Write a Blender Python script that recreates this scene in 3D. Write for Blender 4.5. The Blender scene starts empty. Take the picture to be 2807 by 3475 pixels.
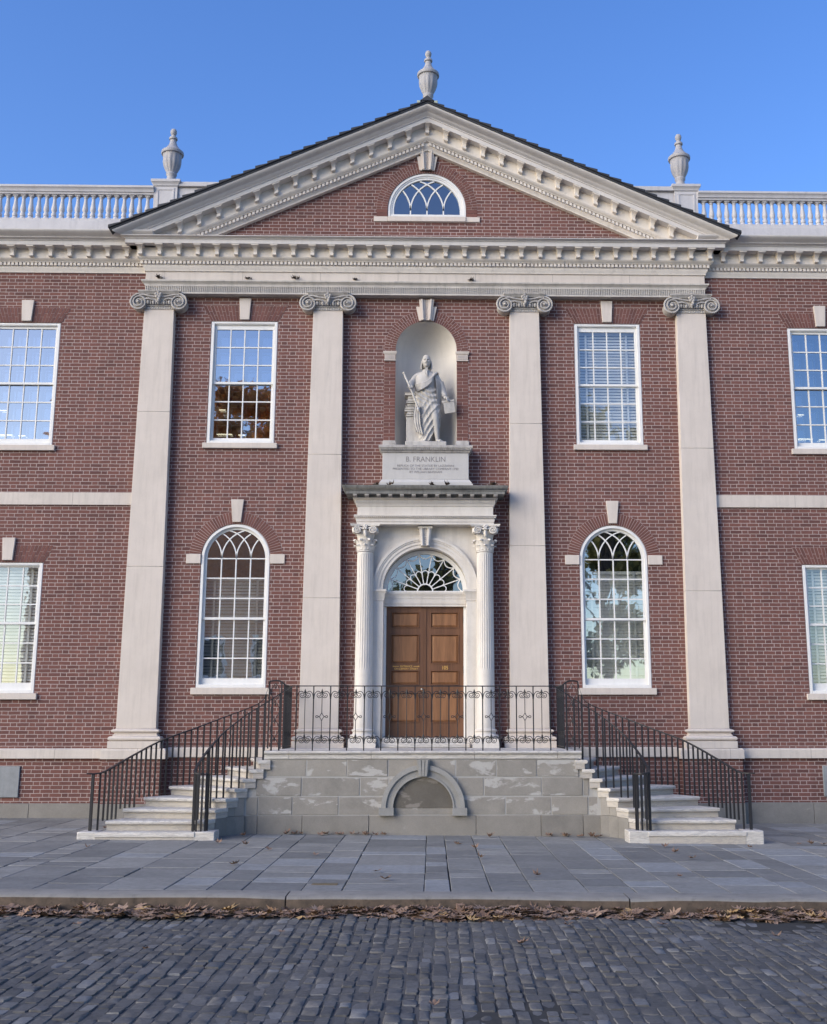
import bpy, bmesh, math, random
from mathutils import Vector, Matrix
from mathutils.geometry import delaunay_2d_cdt
R = math.radians
PI = math.pi
random.seed(7)
rnd = random.random
def ru(a, b): return a + (b - a) * rnd()
scene = bpy.context.scene
COL = scene.collection

# ------------------------------------------------------------------ camera, sky, sun, exposure
cam_d = bpy.data.cameras.new('camera'); cam = bpy.data.objects.new('camera', cam_d); COL.objects.link(cam)
cam_d.sensor_fit = 'HORIZONTAL'; cam_d.sensor_width = 36.0
cam_d.lens = 2284.5 / 1736 * 36.0
cam_d.shift_x = -(950.1 - 868.0) / 1736
cam_d.clip_start = 0.1; cam_d.clip_end = 3000
cam.location = (0.1203, -20.665, 1.673)
cam.rotation_euler = (PI / 2 + 0.1954, 0, -0.0196)
scene.camera = cam

SUN_EL, SUN_AZ = 24.0, 234.0          # azimuth clockwise from straight ahead (+y): behind the camera, to the left
w = bpy.data.worlds.new('World'); scene.world = w; w.use_nodes = True
wn = w.node_tree.nodes; wl = w.node_tree.links
sky = wn.new('ShaderNodeTexSky'); sky.sky_type = 'NISHITA'; sky.sun_disc = False
sky.sun_elevation = R(SUN_EL); sky.sun_rotation = R(SUN_AZ)
sky.air_density = 1.0; sky.dust_density = 1.0; sky.ozone_density = 2.0
bg = wn['Background']; bg.inputs['Strength'].default_value = 0.145
hs = wn.new('ShaderNodeHueSaturation'); hs.inputs['Saturation'].default_value = 1.28; hs.inputs['Value'].default_value = 1.05; hs.inputs['Hue'].default_value = .515
wl.new(sky.outputs[0], hs.inputs['Color']); wl.new(hs.outputs[0], bg.inputs[0])
sd = bpy.data.lights.new('sun', 'SUN'); sun = bpy.data.objects.new('sun', sd); COL.objects.link(sun)
sd.energy = 1.5; sd.angle = R(50); sd.color = (1.0, 0.95, 0.90)
a_, e_ = R(SUN_AZ), R(SUN_EL)
sdir = Vector((math.sin(a_) * math.cos(e_), math.cos(a_) * math.cos(e_), math.sin(e_)))
sun.rotation_euler = (-sdir).to_track_quat('-Z', 'Y').to_euler()
sun.location = (-10, -30, 30)
scene.view_settings.view_transform = 'Standard'; scene.view_settings.look = 'None'
scene.view_settings.exposure = 0.95; scene.view_settings.gamma = 1.0

# ------------------------------------------------------------------ mesh helper
class MB:
    def __init__(s): s.v = []; s.f = []; s.m = []
    def add(s, vs, fs, m=0):
        o = len(s.v); s.v += [tuple(p) for p in vs]
        for f in fs: s.f.append([i + o for i in f]); s.m.append(m)
    def box(s, x0, x1, y0, y1, z0, z1, m=0):
        s.add([(x0,y0,z0),(x1,y0,z0),(x1,y1,z0),(x0,y1,z0),(x0,y0,z1),(x1,y0,z1),(x1,y1,z1),(x0,y1,z1)],
              [(0,3,2,1),(4,5,6,7),(0,1,5,4),(1,2,6,5),(2,3,7,6),(3,0,4,7)], m)
    def hexa(s, b, t, m=0):                     # two rings of points
        n = len(b)
        s.add(list(b) + list(t), [tuple(range(n))[::-1], tuple(range(n, 2*n))] + [(i, (i+1) % n, n + (i+1) % n, n + i) for i in range(n)], m)
    def pxz(s, poly, y0, y1, m=0): s.hexa([(x, y0, z) for x, z in poly], [(x, y1, z) for x, z in poly], m)
    def pxy(s, poly, z0, z1, m=0): s.hexa([(x, y, z0) for x, y in poly], [(x, y, z1) for x, y in poly], m)
    def pyz(s, poly, x0, x1, m=0): s.hexa([(x0, y, z) for y, z in poly], [(x1, y, z) for y, z in poly], m)
    def loft(s, rings, m=0, caps=True, closed=True):
        n = len(rings[0]); vs = [p for r in rings for p in r]; fs = []
        for k in range(len(rings) - 1):
            for i in range(n if closed else n - 1):
                j = (i + 1) % n
                fs.append((k*n+i, k*n+j, (k+1)*n+j, (k+1)*n+i))
        if caps and closed: fs += [tuple(range(n))[::-1], tuple(range((len(rings)-1)*n, len(rings)*n))]
        s.add(vs, fs, m)
    def lathe(s, prof, cx=0, cy=0, n=20, m=0, mod=None, a0=0):
        rings = []
        for r, z in prof:
            rings.append([(cx + r*(1 + (mod(2*PI*i/n, z) if mod else 0))*math.cos(a0+2*PI*i/n), cy + r*(1 + (mod(2*PI*i/n, z) if mod else 0))*math.sin(a0+2*PI*i/n), z) for i in range(n)])
        s.loft(rings, m)
    def tube(s, pts, r, n=6, m=0, closed=False):
        pts = [Vector(p) for p in pts]; k = len(pts); rings = []
        rr = r if isinstance(r, (list, tuple)) else [r] * k
        up = None
        for i in range(k):
            if closed: t = pts[(i+1) % k] - pts[i-1]
            else: t = pts[min(i+1, k-1)] - pts[max(i-1, 0)]
            t.normalize()
            if up is None:
                up = Vector((0, 1, 0)) if abs(t.y) < .9 else Vector((1, 0, 0))
            up = up - t * up.dot(t)
            if up.length < 1e-5: up = t.orthogonal()
            up.normalize(); sd_ = t.cross(up)
            rings.append([tuple(pts[i] + (up*math.cos(2*PI*(j+.5)/n) + sd_*math.sin(2*PI*(j+.5)/n)) * rr[i]) for j in range(n)])
        if closed: rings.append(rings[0])
        s.loft(rings, m, caps=not closed)
    def bar(s, pts, wd, y0, y1, m=0):           # flat bar of width wd along a path in x,z
        L, Q = [], []
        for i, p in enumerate(pts):
            a = pts[max(i-1, 0)]; b = pts[min(i+1, len(pts)-1)]
            dx, dz = b[0]-a[0], b[1]-a[1]; l = math.hypot(dx, dz) or 1
            nx, nz = -dz/l*wd/2, dx/l*wd/2
            L.append((p[0]+nx, p[1]+nz)); Q.append((p[0]-nx, p[1]-nz))
        s.loft([[(a[0], y0, a[1]), (b[0], y0, b[1]), (b[0], y1, b[1]), (a[0], y1, a[1])] for a, b in zip(L, Q)], m)
    def sph(s, c, rx, ry, rz, n=12, k=8, m=0):
        rings = []
        for j in range(1, k):
            t = PI*j/k
            rings.append([(c[0]+rx*math.sin(t)*math.cos(2*PI*i/n), c[1]+ry*math.sin(t)*math.sin(2*PI*i/n), c[2]-rz*math.cos(t)) for i in range(n)])
        s.loft(rings, m)
    def sheet(s, outer, holes, y, m=0):         # flat wall in the x,z plane with holes
        vs, es, fs = [], [], []
        for P in [outer] + holes:
            o = len(vs); vs += [Vector(p) for p in P]; es += [(o+i, o+(i+1) % len(P)) for i in range(len(P))]
        V, E, F, *_ = delaunay_2d_cdt(vs, es, [], 0, 1e-5)
        def inside(x, z, P):
            c = False
            for (xa, za), (xb, zb) in zip(P, P[1:]+P[:1]):
                if (za > z) != (zb > z) and x < (xb-xa)*(z-za)/(zb-za)+xa: c = not c
            return c
        keep = []
        for f in F:
            cx, cz = sum(V[i].x for i in f)/len(f), sum(V[i].y for i in f)/len(f)
            if inside(cx, cz, outer) and not any(inside(cx, cz, h) for h in holes): keep.append(tuple(f))
        s.add([(p.x, y, p.y) for p in V], keep, m)
    def reveal(s, P, y0, y1, m=0):
        n = len(P)
        s.add([(x, y0, z) for x, z in P] + [(x, y1, z) for x, z in P], [(i, (i+1) % n, n+(i+1) % n, n+i) for i in range(n)], m)
    def build(s, name, mats, parent=None, loc=None, smooth=True, ang=32, bevel=0, recalc=True):
        me = bpy.data.meshes.new(name); me.from_pydata(s.v, [], s.f)
        if not isinstance(mats, (list, tuple)): mats = [mats]
        for q in mats: me.materials.append(q)
        me.polygons.foreach_set('material_index', s.m)
        if recalc:
            b = bmesh.new(); b.from_mesh(me); bmesh.ops.recalc_face_normals(b, faces=b.faces); b.to_mesh(me); b.free()
        if smooth:
            me.polygons.foreach_set('use_smooth', [True]*len(me.polygons)); me.set_sharp_from_angle(angle=R(ang))
        me.update()
        o = bpy.data.objects.new(name, me); COL.objects.link(o)
        if parent is not None: o.parent = parent
        if loc is not None: o.location = loc
        if bevel:
            b = o.modifiers.new('bevel', 'BEVEL'); b.width = bevel; b.segments = 2; b.limit_method = 'ANGLE'; b.angle_limit = R(40)
        return o
def tag(o, label=None, cat=None, group=None, kind=None):
    if label: o['label'] = label
    if cat: o['category'] = cat
    if group: o['group'] = group
    if kind: o['kind'] = kind
    return o
def thing(name, loc, label, cat, group=None, rz=0):
    o = bpy.data.objects.new(name, None); COL.objects.link(o); o.location = loc; o.rotation_euler = (0, 0, rz)
    o.empty_display_size = .2
    return tag(o, label, cat, group)
def copy_tree(o, parent=None):
    c = o.copy(); COL.objects.link(c)
    if parent is not None: c.parent = parent
    for ch in [x for x in ALL() if x.parent == o]: copy_tree(ch, c)
    return c
def ALL(): return list(COL.objects)
def dup(o, parent, loc, rz=None, scale=None):
    c = o.copy(); COL.objects.link(c); c.parent = parent; c.location = loc
    if rz is not None: c.rotation_euler = (0, 0, rz)
    if scale is not None: c.scale = scale
    return c
def arc(cx, cz, r, a0, a1, n): return [(cx + r*math.cos(R(a0 + (a1-a0)*i/n)), cz + r*math.sin(R(a0 + (a1-a0)*i/n))) for i in range(n+1)]
def spline(P, n=8):                             # Catmull-Rom through points
    P = [Vector(p) for p in P]; out = []
    Q = [2*P[0]-P[1]] + P + [2*P[-1]-P[-2]]
    for i in range(1, len(Q)-2):
        a, b, c, d = Q[i-1:i+3]
        for k in range(n):
            t = k/n
            out.append(.5*((2*b)+(c-a)*t+(2*a-5*b+4*c-d)*t*t+(3*b-a-3*c+d)*t**3))
    return out + [P[-1]]
def arch_poly(hx, z0, zs, cx=0, r=None, n=24):  # rectangle with a round head
    r = r or hx
    return [(cx-hx, z0), (cx+hx, z0)] + arc(cx, zs, r, 0, 180, n)

# ------------------------------------------------------------------ materials
class NT:
    def __init__(s, name):
        s.mat = bpy.data.materials.new(name); s.mat.use_nodes = True
        s.t = s.mat.node_tree; s.n = s.t.nodes; s.b = s.n['Principled BSDF']
    def new(s, t, **k):
        q = s.n.new(t)
        for a, b in k.items(): setattr(q, a, b)
        return q
    def link(s, a, b): s.t.links.new(a, b)
    def put(s, sock, v):
        if hasattr(v, 'node'): s.link(v, sock)
        else: sock.default_value = v
    def math(s, op, a, b=0.0, c=0.0):
        q = s.new('ShaderNodeMath', operation=op)
        s.put(q.inputs[0], a); s.put(q.inputs[1], b); s.put(q.inputs[2], c)
        return q.outputs[0]
    def coord(s, k='Object'): return s.new('ShaderNodeTexCoord').outputs[k]
    def xyz(s, v):
        q = s.new('ShaderNodeSeparateXYZ'); s.link(v, q.inputs[0]); return q.outputs
    def vec(s, x, y, z):
        q = s.new('ShaderNodeCombineXYZ')
        for i, a in enumerate((x, y, z)): s.put(q.inputs[i], a)
        return q.outputs[0]
    def scale(s, v, sc):
        q = s.new('ShaderNodeMapping'); s.link(v, q.inputs[0]); q.inputs['Scale'].default_value = sc; return q.outputs[0]
    def noise(s, v, sc, det=4, rough=.6, dist=0):
        q = s.new('ShaderNodeTexNoise'); s.link(v, q.inputs['Vector']); q.inputs['Scale'].default_value = sc
        q.inputs['Detail'].default_value = det; q.inputs['Roughness'].default_value = rough; q.inputs['Distortion'].default_value = dist
        return q.outputs[0]
    def ramp(s, f, stops, interp='LINEAR'):
        q = s.new('ShaderNodeValToRGB'); s.link(f, q.inputs[0]); e = q.color_ramp.elements; q.color_ramp.interpolation = interp
        while len(e) > 1: e.remove(e[-1])
        for i, (p, c) in enumerate(stops):
            x = e[0] if i == 0 else e.new(p)
            x.position = p; x.color = (c, c, c, 1) if not isinstance(c, (tuple, list)) else (*c, 1)
        return q.outputs[0]
    def mix(s, f, a, b, bt='MIX'):
        q = s.new('ShaderNodeMix', data_type='RGBA', blend_type=bt)
        s.put(q.inputs[0], f)
        for sock, v in ((q.inputs[6], a), (q.inputs[7], b)):
            if isinstance(v, (tuple, list)): v = (*v, 1) if len(v) == 3 else v
            s.put(sock, v)
        return q.outputs[2]
    def wn(s, v):
        q = s.new('ShaderNodeTexWhiteNoise', noise_dimensions='3D'); s.link(v, q.inputs[0]); return q.outputs
    def island(s): return s.new('ShaderNodeNewGeometry').outputs['Random Per Island']
    def bump(s, h, st=.3, d=.01):
        q = s.new('ShaderNodeBump'); q.inputs['Strength'].default_value = st; q.inputs['Distance'].default_value = d
        s.link(h, q.inputs['Height']); s.link(q.outputs[0], s.b.inputs['Normal'])
    def out(s, col=None, rough=.7, spec=.3, metal=0):
        if col is not None: s.put(s.b.inputs['Base Color'], (*col, 1) if isinstance(col, tuple) else col)
        s.put(s.b.inputs['Roughness'], rough); s.b.inputs['Specular IOR Level'].default_value = spec; s.b.inputs['Metallic'].default_value = metal
        return s.mat

def m_stone(name, c, c2, stain=.5, rough=.8, sc=1.0, streak=0.0, joints=None, spots=.0, bump=.15):
    t = NT(name); v = t.coord()
    n1 = t.noise(v, 1.3*sc, 5, .62); n2 = t.noise(t.scale(v, (9, 9, .9)), 1.1, 4, .6); n3 = t.noise(v, 55, 3, .7)
    f = t.ramp(n1, [(.35, 0.0), (.72, 1.0)])
    col = t.mix(t.math('MULTIPLY', f, stain), c, c2)
    if streak: col = t.mix(t.math('MULTIPLY', t.ramp(n2, [(.48, 0.0), (.75, 1.0)]), streak), col, tuple(x*.45 for x in c2))
    if spots:
        n4 = t.noise(v, 7, 6, .75)
        col = t.mix(t.math('MULTIPLY', t.ramp(n4, [(.55, 0.0), (.68, 1.0)]), spots), col, tuple(x*.4 for x in c2))
    col = t.mix(.25, col, t.ramp(n3, [(.3, .75), (.7, 1.0)]), 'MULTIPLY')
    if joints:
        x = t.xyz(v)[0]
        fr = t.math('FRACT', t.math('ADD', t.math('DIVIDE', x, joints[0]), joints[1]))
        j = t.math('LESS_THAN', fr, .006/joints[0])
        col = t.mix(j, col, tuple(q*.45 for q in c2))
    t.bump(t.math('ADD', n3, t.math('MULTIPLY', n1, 2)), bump, .004)
    return t.out(col, rough, .25)

def m_brick(name, c1, c2, mort, P=.344, H=.0703, S=.66):
    t = NT(name); x, y, z = t.xyz(t.coord())
    wob = t.noise(t.coord(), 11, 2); wv = t.math('MULTIPLY', t.math('SUBTRACT', wob, .5), .012)
    u = t.math('ADD', t.math('ADD', x, y), wv); zz = t.math('ADD', z, wv)
    rz = t.math('DIVIDE', zz, H); row = t.math('FLOOR', rz); fz = t.math('FRACT', rz)
    jit = t.wn(t.vec(row, 3.3, 7.7))[0]
    ux = t.math('ADD', t.math('DIVIDE', u, P), t.math('ADD', t.math('MULTIPLY', row, .5), t.math('MULTIPLY', jit, .06)))
    cell = t.math('FLOOR', ux); fx = t.math('FRACT', ux)
    head = t.math('GREATER_THAN', fx, S)
    # distance to the nearest joint, in metres
    d0 = t.math('MULTIPLY', t.math('MINIMUM', fx, t.math('MINIMUM', t.math('SUBTRACT', 1.0, fx), t.math('ABSOLUTE', t.math('SUBTRACT', fx, S)))), P)
    d1 = t.math('MULTIPLY', t.math('MINIMUM', fz, t.math('SUBTRACT', 1.0, fz)), H)
    d = t.math('MINIMUM', d0, d1)
    fine = t.noise(t.coord(), 90, 3, .7)
    dd = t.math('ADD', d, t.math('MULTIPLY', t.math('SUBTRACT', fine, .5), .004))
    mask = t.ramp(t.math('MULTIPLY', dd, 100.0), [(.44, 0.0), (.66, 1.0)])
    r = t.wn(t.vec(cell, row, head)); rv = r[0]
    col = t.mix(t.ramp(rv, [(0, 0.0), (1, 1.0)]), c1, c2); col = t.mix(t.math('MULTIPLY', t.math('GREATER_THAN', r[1], .84) if False else t.math('GREATER_THAN', rv, .90), .22), col, tuple(q*.5 for q in c2))
    big = t.noise(t.coord(), .55, 4, .6)
    col = t.mix(t.math('MULTIPLY', t.ramp(big, [(.4, 0.0), (.7, 1.0)]), .35), col, tuple(q*.7 for q in c2))
    col = t.mix(.55, col, t.ramp(fine, [(.25, .55), (.7, 1.1)]), 'MULTIPLY')
    mcol = t.mix(t.ramp(t.noise(t.coord(), 2.5, 4), [(.3, 0.0), (.75, 1.0)]), mort, tuple(q*.68 for q in mort))
    st_ = t.noise(t.scale(t.coord(), (2.2, 2.2, .16)), 1.4, 4, .6)
    col = t.mix(t.math('MULTIPLY', t.ramp(st_, [(.52, 0.0), (.78, 1.0)]), .45), col, tuple(q*.55 for q in c2))
    mort = tuple(mort)
    pale = t.noise(t.coord(), 3.1, 5, .7)
    col = t.mix(t.math('MULTIPLY', t.ramp(pale, [(.66, 0.0), (.76, 1.0)]), .35), col, mort)
    fincol = t.mix(mask, mcol, col)
    t.bump(t.math('ADD', mask, t.math('MULTIPLY', fine, .35)), .55, .006)
    return t.out(fincol, .85, .2)

def m_island(name, c1, c2, rough=.8, fine=.35, sc=30, spec=.3, extra=None, bump=.2):
    t = NT(name); v = t.coord(); i = t.island()
    col = t.mix(i, c1, c2)
    if extra: col = t.mix(t.math('GREATER_THAN', t.wn(t.vec(i, .3, .9))[0], extra[0]), col, extra[1])
    n = t.noise(v, sc, 4, .7); n2 = t.noise(v, 1.7, 4, .65)
    col = t.mix(fine, col, t.ramp(n, [(.25, .5), (.75, 1.25)]), 'MULTIPLY')
    col = t.mix(fine*.8, col, t.ramp(n2, [(.3, .6), (.7, 1.2)]), 'MULTIPLY')
    t.bump(n, bump, .006)
    return t.out(col, rough, spec)

def m_plain(name, c, rough=.5, spec=.3, metal=0, noise=.2, sc=20):
    t = NT(name); n = t.noise(t.coord(), sc, 4, .65)
    return t.out(t.mix(noise, c, t.ramp(n, [(.25, .55), (.75, 1.15)]), 'MULTIPLY'), rough, spec, metal)

def m_wood(name, c1, c2, sc=1.0):
    t = NT(name); v = t.coord()
    g = t.noise(t.scale(v, (14*sc, 14*sc, .8)), 2.2, 6, .65, .6); g2 = t.noise(t.scale(v, (60, 60, 1.5)), 2, 3)
    broad = t.noise(t.scale(v, (3.2, 3.2, .35)), 1.5, 2, .5, .4)
    col = t.mix(t.ramp(g, [(.3, 0.0), (.7, 1.0)]), c1, c2)
    col = t.mix(.4, col, t.ramp(g2, [(.3, .6), (.7, 1.1)]), 'MULTIPLY')
    col = t.mix(.55, col, t.ramp(broad, [(.3, .5), (.7, 1.2)]), 'MULTIPLY')
    return t.out(col, .45, .35)

def m_marble(name, base=(.56, .53, .49)):
    t = NT(name); v = t.coord(); q = t.scale(v, (.7, .7, 5.0))
    n = t.noise(q, 2.0, 7, .72, 1.6); n2 = t.noise(t.scale(v, (1.1, 1.1, 8)), 3.0, 5, .7, .8); n3 = t.noise(v, 40, 3)
    col = t.mix(t.ramp(n, [(.46, 0.0), (.52, .62), (.58, 0.0)]), base, (.27, .255, .25))
    col = t.mix(t.math('MULTIPLY', t.ramp(n2, [(.5, 0.0), (.72, 1.0)]), .45), col, (.40, .33, .27))
    col = t.mix(.2, col, t.ramp(n3, [(.3, .7), (.7, 1.05)]), 'MULTIPLY')
    t.bump(n, .12, .01)
    return t.out(col, .55, .35)

M_RISER = None
def m_granite(name, c=(.285, .266, .240), pale=(.46, .445, .425), th=.575, amt=.72):
    t = NT(name); v = t.coord(); i = t.island()
    off = t.vec(t.math('MULTIPLY', i, 31.0), 0.0, t.math('MULTIPLY', i, 17.0))
    q = t.new('ShaderNodeVectorMath', operation='ADD'); t.link(v, q.inputs[0]); t.link(off, q.inputs[1])
    n = t.noise(t.scale(q.outputs[0], (1.5, 1.5, 3.2)), 1.5, 7, .58, .25); n2 = t.noise(v, 3, 5, .7); n3 = t.noise(v, 60, 3, .7)
    col = t.mix(t.ramp(n2, [(.3, 0.0), (.7, 1.0)]), c, tuple(x*.72 for x in c))
    col = t.mix(t.math('MULTIPLY', t.ramp(i, [(0, 0.0), (1, 1.0)]), .35), col, tuple(a*b for a, b in zip(c, (1.25, 1.22, 1.18))))
    pf = t.ramp(n, [(th-.012, 0.0), (th+.035, 1.0)])
    col = t.mix(t.math('MULTIPLY', pf, amt), col, pale)
    col = t.mix(.3, col, t.ramp(n3, [(.3, .65), (.7, 1.1)]), 'MULTIPLY')
    t.bump(t.math('ADD', n3, n2), .25, .006)
    return t.out(col, .85, .2)

def m_glass(name, refl=.35, tint=(.55, .62, .66)):
    t = NT(name); n = t.n; n.remove(t.b)
    tr = t.new('ShaderNodeBsdfTransparent'); tr.inputs[0].default_value = (*tint, 1)
    gl = t.new('ShaderNodeBsdfGlossy'); gl.inputs['Roughness'].default_value = .015; gl.inputs['Color'].default_value = (.9, .93, .96, 1)
    bp = t.new('ShaderNodeBump'); bp.inputs['Strength'].default_value = .035; bp.inputs['Distance'].default_value = .02
    t.link(t.noise(t.coord(), 3.0, 2), bp.inputs['Height']); t.link(bp.outputs[0], gl.inputs['Normal'])
    mx = t.new('ShaderNodeMixShader'); mx.inputs[0].default_value = refl
    t.link(tr.outputs[0], mx.inputs[1]); t.link(gl.outputs[0], mx.inputs[2]); t.link(mx.outputs[0], n['Material Output'].inputs[0])
    return t.mat
def m_emit(name, c, s):
    t = NT(name); t.b.inputs['Emission Color'].default_value = (*c, 1); t.b.inputs['Emission Strength'].default_value = s
    return t.out(c, .5)

M = {}
M['tube'] = m_emit('lit_tube', (1.0, .86, .55), 1.6)
M['brick'] = m_brick('brick', (.195, .088, .073), (.142, .069, .062), (.43, .345, .32))
M['brick_arch'] = m_island('arch_brick', (.188, .085, .071), (.136, .066, .058), .85, .45, 60, .2)
M['mortar'] = m_plain('mortar', (.42, .335, .31), .9, .1, 0, .3, 30)
M['lime'] = m_stone('limestone', (.625, .555, .495), (.52, .46, .41), .7, .8, 1.0, .22, None, .05)
M['lime_j'] = m_stone('jointed_limestone', (.61, .545, .485), (.48, .425, .38), .6, .8, 1.2, .25, (1.55, .37), .12)
M['lime_dirty'] = m_stone('weathered_limestone', (.47, .44, .41), (.30, .28, .265), .8, .85, 2.2, .55, None, .45, .3)
M['arch_stone'] = m_stone('architrave_stone', (.56, .52, .47), (.40, .37, .34), .7, .8, 2.0, .35, None, .25)
M['lime_top'] = m_stone('blackened_limestone', (.25, .245, .23), (.12, .12, .115), .9, .9, 2.0, .6, None, .5, .3)
M['painted'] = m_stone('painted_cornice', (.61, .575, .545), (.50, .47, .445), .6, .65, 1.4, .15, None, .10)
M['bed'] = m_stone('peeling_cornice', (.70, .64, .57), (.56, .51, .46), .7, .75, 2.5, .12, None, .30)
M['urn'] = m_stone('urn_paint', (.385, .37, .375), (.28, .275, .285), .7, .6, 3.0, .3, None, .15)
M['balustrade'] = m_stone('balustrade_paint', (.53, .51, .51), (.42, .405, .41), .6, .6, 3.0, .25, None, .12)
M['door_stone'] = m_stone('door_marble', (.66, .62, .57), (.53, .48, .43), .6, .6, 1.6, .22, None, .12)
M['frame'] = m_stone('window_paint', (.74, .73, .71), (.62, .61, .60), .5, .45, 2.0, .1)
M['statue'] = m_stone('statue_marble', (.52, .49, .455), (.33, .315, .30), .7, .6, 4.0, .45, None, .2)
M['niche'] = m_stone('niche_plaster', (.60, .565, .52), (.52, .49, .46), .5, .8, 1.5, .1)
M['slab_stone'] = m_stone('inscribed_stone', (.50, .48, .46), (.40, .385, .37), .5, .8, 1.5, .12)
M['letter'] = m_plain('letter_shade', (.25, .235, .23), .9, .1)
M['gold'] = m_plain('gold_leaf', (.75, .45, .12), .4, .5, .3, .15)
M['slate'] = m_island('slate', (.040, .042, .050), (.020, .022, .028), .65, .4, 20, .4)
M['iron'] = m_plain('wrought_iron', (.018, .018, .022), .5, .4, 0, .4, 40)
M['marble'] = m_marble('veined_marble')
M['riser'] = m_marble('shaded_riser_marble', (.44, .40, .35))  # tan riser stone, base darkened to deepen the shade under the nosings
M['granite'] = m_granite('granite_block')
M['granite_arch'] = m_granite('granite_dressed', (.29, .285, .275), (.38, .375, .365), .7, .6)
M['granite_low'] = m_granite('granite_plinth', (.24, .225, .205), (.33, .31, .28), .66, .5)
M['infill'] = m_granite('dark_infill', (.135, .122, .105), (.25, .225, .20), .53, .75)  # infill darker than the granite blocks, with paler patches
M['joint'] = m_plain('grey_pointing', (.36, .35, .335), .9, .1)
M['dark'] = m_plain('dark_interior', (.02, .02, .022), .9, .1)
M['room'] = m_plain('room_wall', (.10, .095, .09), .9, .1)
M['blind'] = m_plain('blind_slat', (.60, .60, .57), .5, .3, 0, .1)
M['glass'] = m_glass('window_glass', .38, (.93, .95, .95))
M['glass_dark'] = m_glass('sky_glass', .40, (.45, .50, .55))
M['glass_strong'] = m_glass('mirror_glass', .52, (.93, .95, .95))
M['glass_lunette'] = m_glass('lunette_glass', .22, (.5, .6, .7))
M['glass_blind'] = m_glass('blind_window_glass', .20, (.93, .95, .95))
M['glass_fan'] = m_glass('fanlight_glass', .22, (.5, .55, .55))
M['door'] = m_wood('door_walnut', (.185, .088, .046), (.125, .060, .034))
M['door_panel'] = m_wood('door_panel_walnut', (.32, .155, .072), (.20, .095, .046), .7)
M['flag'] = m_island('bluestone', (.275, .268, .250), (.175, .174, .168), .8, .5, 14, .25, (.88, (.27, .275, .275)))
M['dirt'] = m_plain('joint_dirt', (.065, .062, .058), .95, .1, 0, .4, 15)
M['grit'] = m_plain('street_grit', (.115, .110, .104), .95, .1, 0, .5, 40)
M['bounce_pale'] = m_plain('bounce_pale', (.50, .45, .39), .9, .1)  # pale tone of the added bounce ground
M['cobble'] = m_island('setts', (.168, .160, .152), (.108, .104, .101), .9, .6, 24, .12, (.93, (.21, .205, .20)), .6)
M['kerb'] = m_stone('kerb_granite', (.255, .24, .22), (.16, .15, .138), .7, .85, 3.0, 0, None, .3, .3)
M['kerb_face'] = m_stone('kerb_stain', (.125, .092, .068), (.060, .047, .037), .9, .9, 6.0, 0, None, .6, .4)
M['leaf'] = m_island('dry_leaf', (.36, .245, .175), (.17, .105, .075), .8, .4, 40, .2, (.93, (.46, .30, .14)))
M['dead_leaf'] = m_plain('dead_leaf', (.07, .05, .04), .9, .1)
M['cover'] = m_plain('rusty_cover', (.16, .125, .075), .7, .3, 0, .5, 30)
M['metal_panel'] = m_stone('zinc_panel', (.27, .28, .29), (.17, .18, .19), .8, .55, 3.0, .3)
M['copper'] = m_plain('green_copper', (.36, .40, .33), .7, .3)
M['steel'] = m_plain('door_knob', (.5, .48, .44), .3, .5, .9, .1)

# ------------------------------------------------------------------ ground
SL = -0.0086
def slope(o):
    for p in o.data.vertices: p.co.z += SL * max(-14, min(14, p.co.x))
    return o
b = MB(); b.add([(-900, -900, -.30), (900, -900, -.30), (900, 900, -.30), (-900, 900, -.30)], [(0, 1, 2, 3)])
tag(b.build('ground', M['dirt'], recalc=False), kind='structure')
# bluestone sidewalk: columns of slabs running away from the kerb
b = MB(); fl = MB()
fl.add([(-16, -9.0, -.03), (16, -9.0, -.03), (16, .3, -.03), (-16, .3, -.03)], [(0, 1, 2, 3)])
xs = [-.01]
def colw(): return random.choice([.36, .44, .50, .56, .62, .68, .76])
cols = [(.06, .335), (.335, .765), (.765, 1.20), (1.20, 1.78), (-.80, .06), (-1.22, -.80)]
x = 1.78
while x < 14: q = colw(); cols.append((x, x+q)); x += q
x = -1.22
while x > -14: q = colw(); cols.append((x-q, x)); x -= q
for x0, x1 in cols:
    y = -8.79
    while y < .1:
        L = random.choice([.36, .45, .55, .62, .75, .9, 1.1]); y1 = min(y+L, .12)
        if .12 - y1 < .2: y1 = .12
        g = ru(.003, .007); t = [ru(-.004, .004) for _ in range(4)]
        j = [ru(-.004, .004) for _ in range(4)]
        h = g+.004; ring = [(x0+g+j[0], y+h+j[1]), (x1-g+j[2], y+h+j[3]), (x1-g+j[2], y1-h-j[0]), (x0+g+j[0], y1-h+j[1])]
        c = .006
        ins = [(ring[0][0]+c, ring[0][1]+c), (ring[1][0]-c, ring[1][1]+c), (ring[2][0]-c, ring[2][1]-c), (ring[3][0]+c, ring[3][1]-c)]
        b.add([(p[0], p[1], -.04) for p in ring] + [(p[0], p[1], -.005+t[i]) for i, p in enumerate(ring)] + [(p[0], p[1], t[i]) for i, p in enumerate(ins)],
              [(0,1,5,4),(1,2,6,5),(2,3,7,6),(3,0,4,7),(4,5,9,8),(5,6,10,9),(6,7,11,10),(7,4,8,11),(8,9,10,11)], 0)
        y = y1
b.add([(-16, -9.0, -.03), (16, -9.0, -.03), (16, .3, -.03), (-16, .3, -.03)], [(0, 1, 2, 3)], 1)
tag(slope(b.build('sidewalk', [M['flag'], M['dirt']], smooth=False, recalc=False)), kind='structure')
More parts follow.
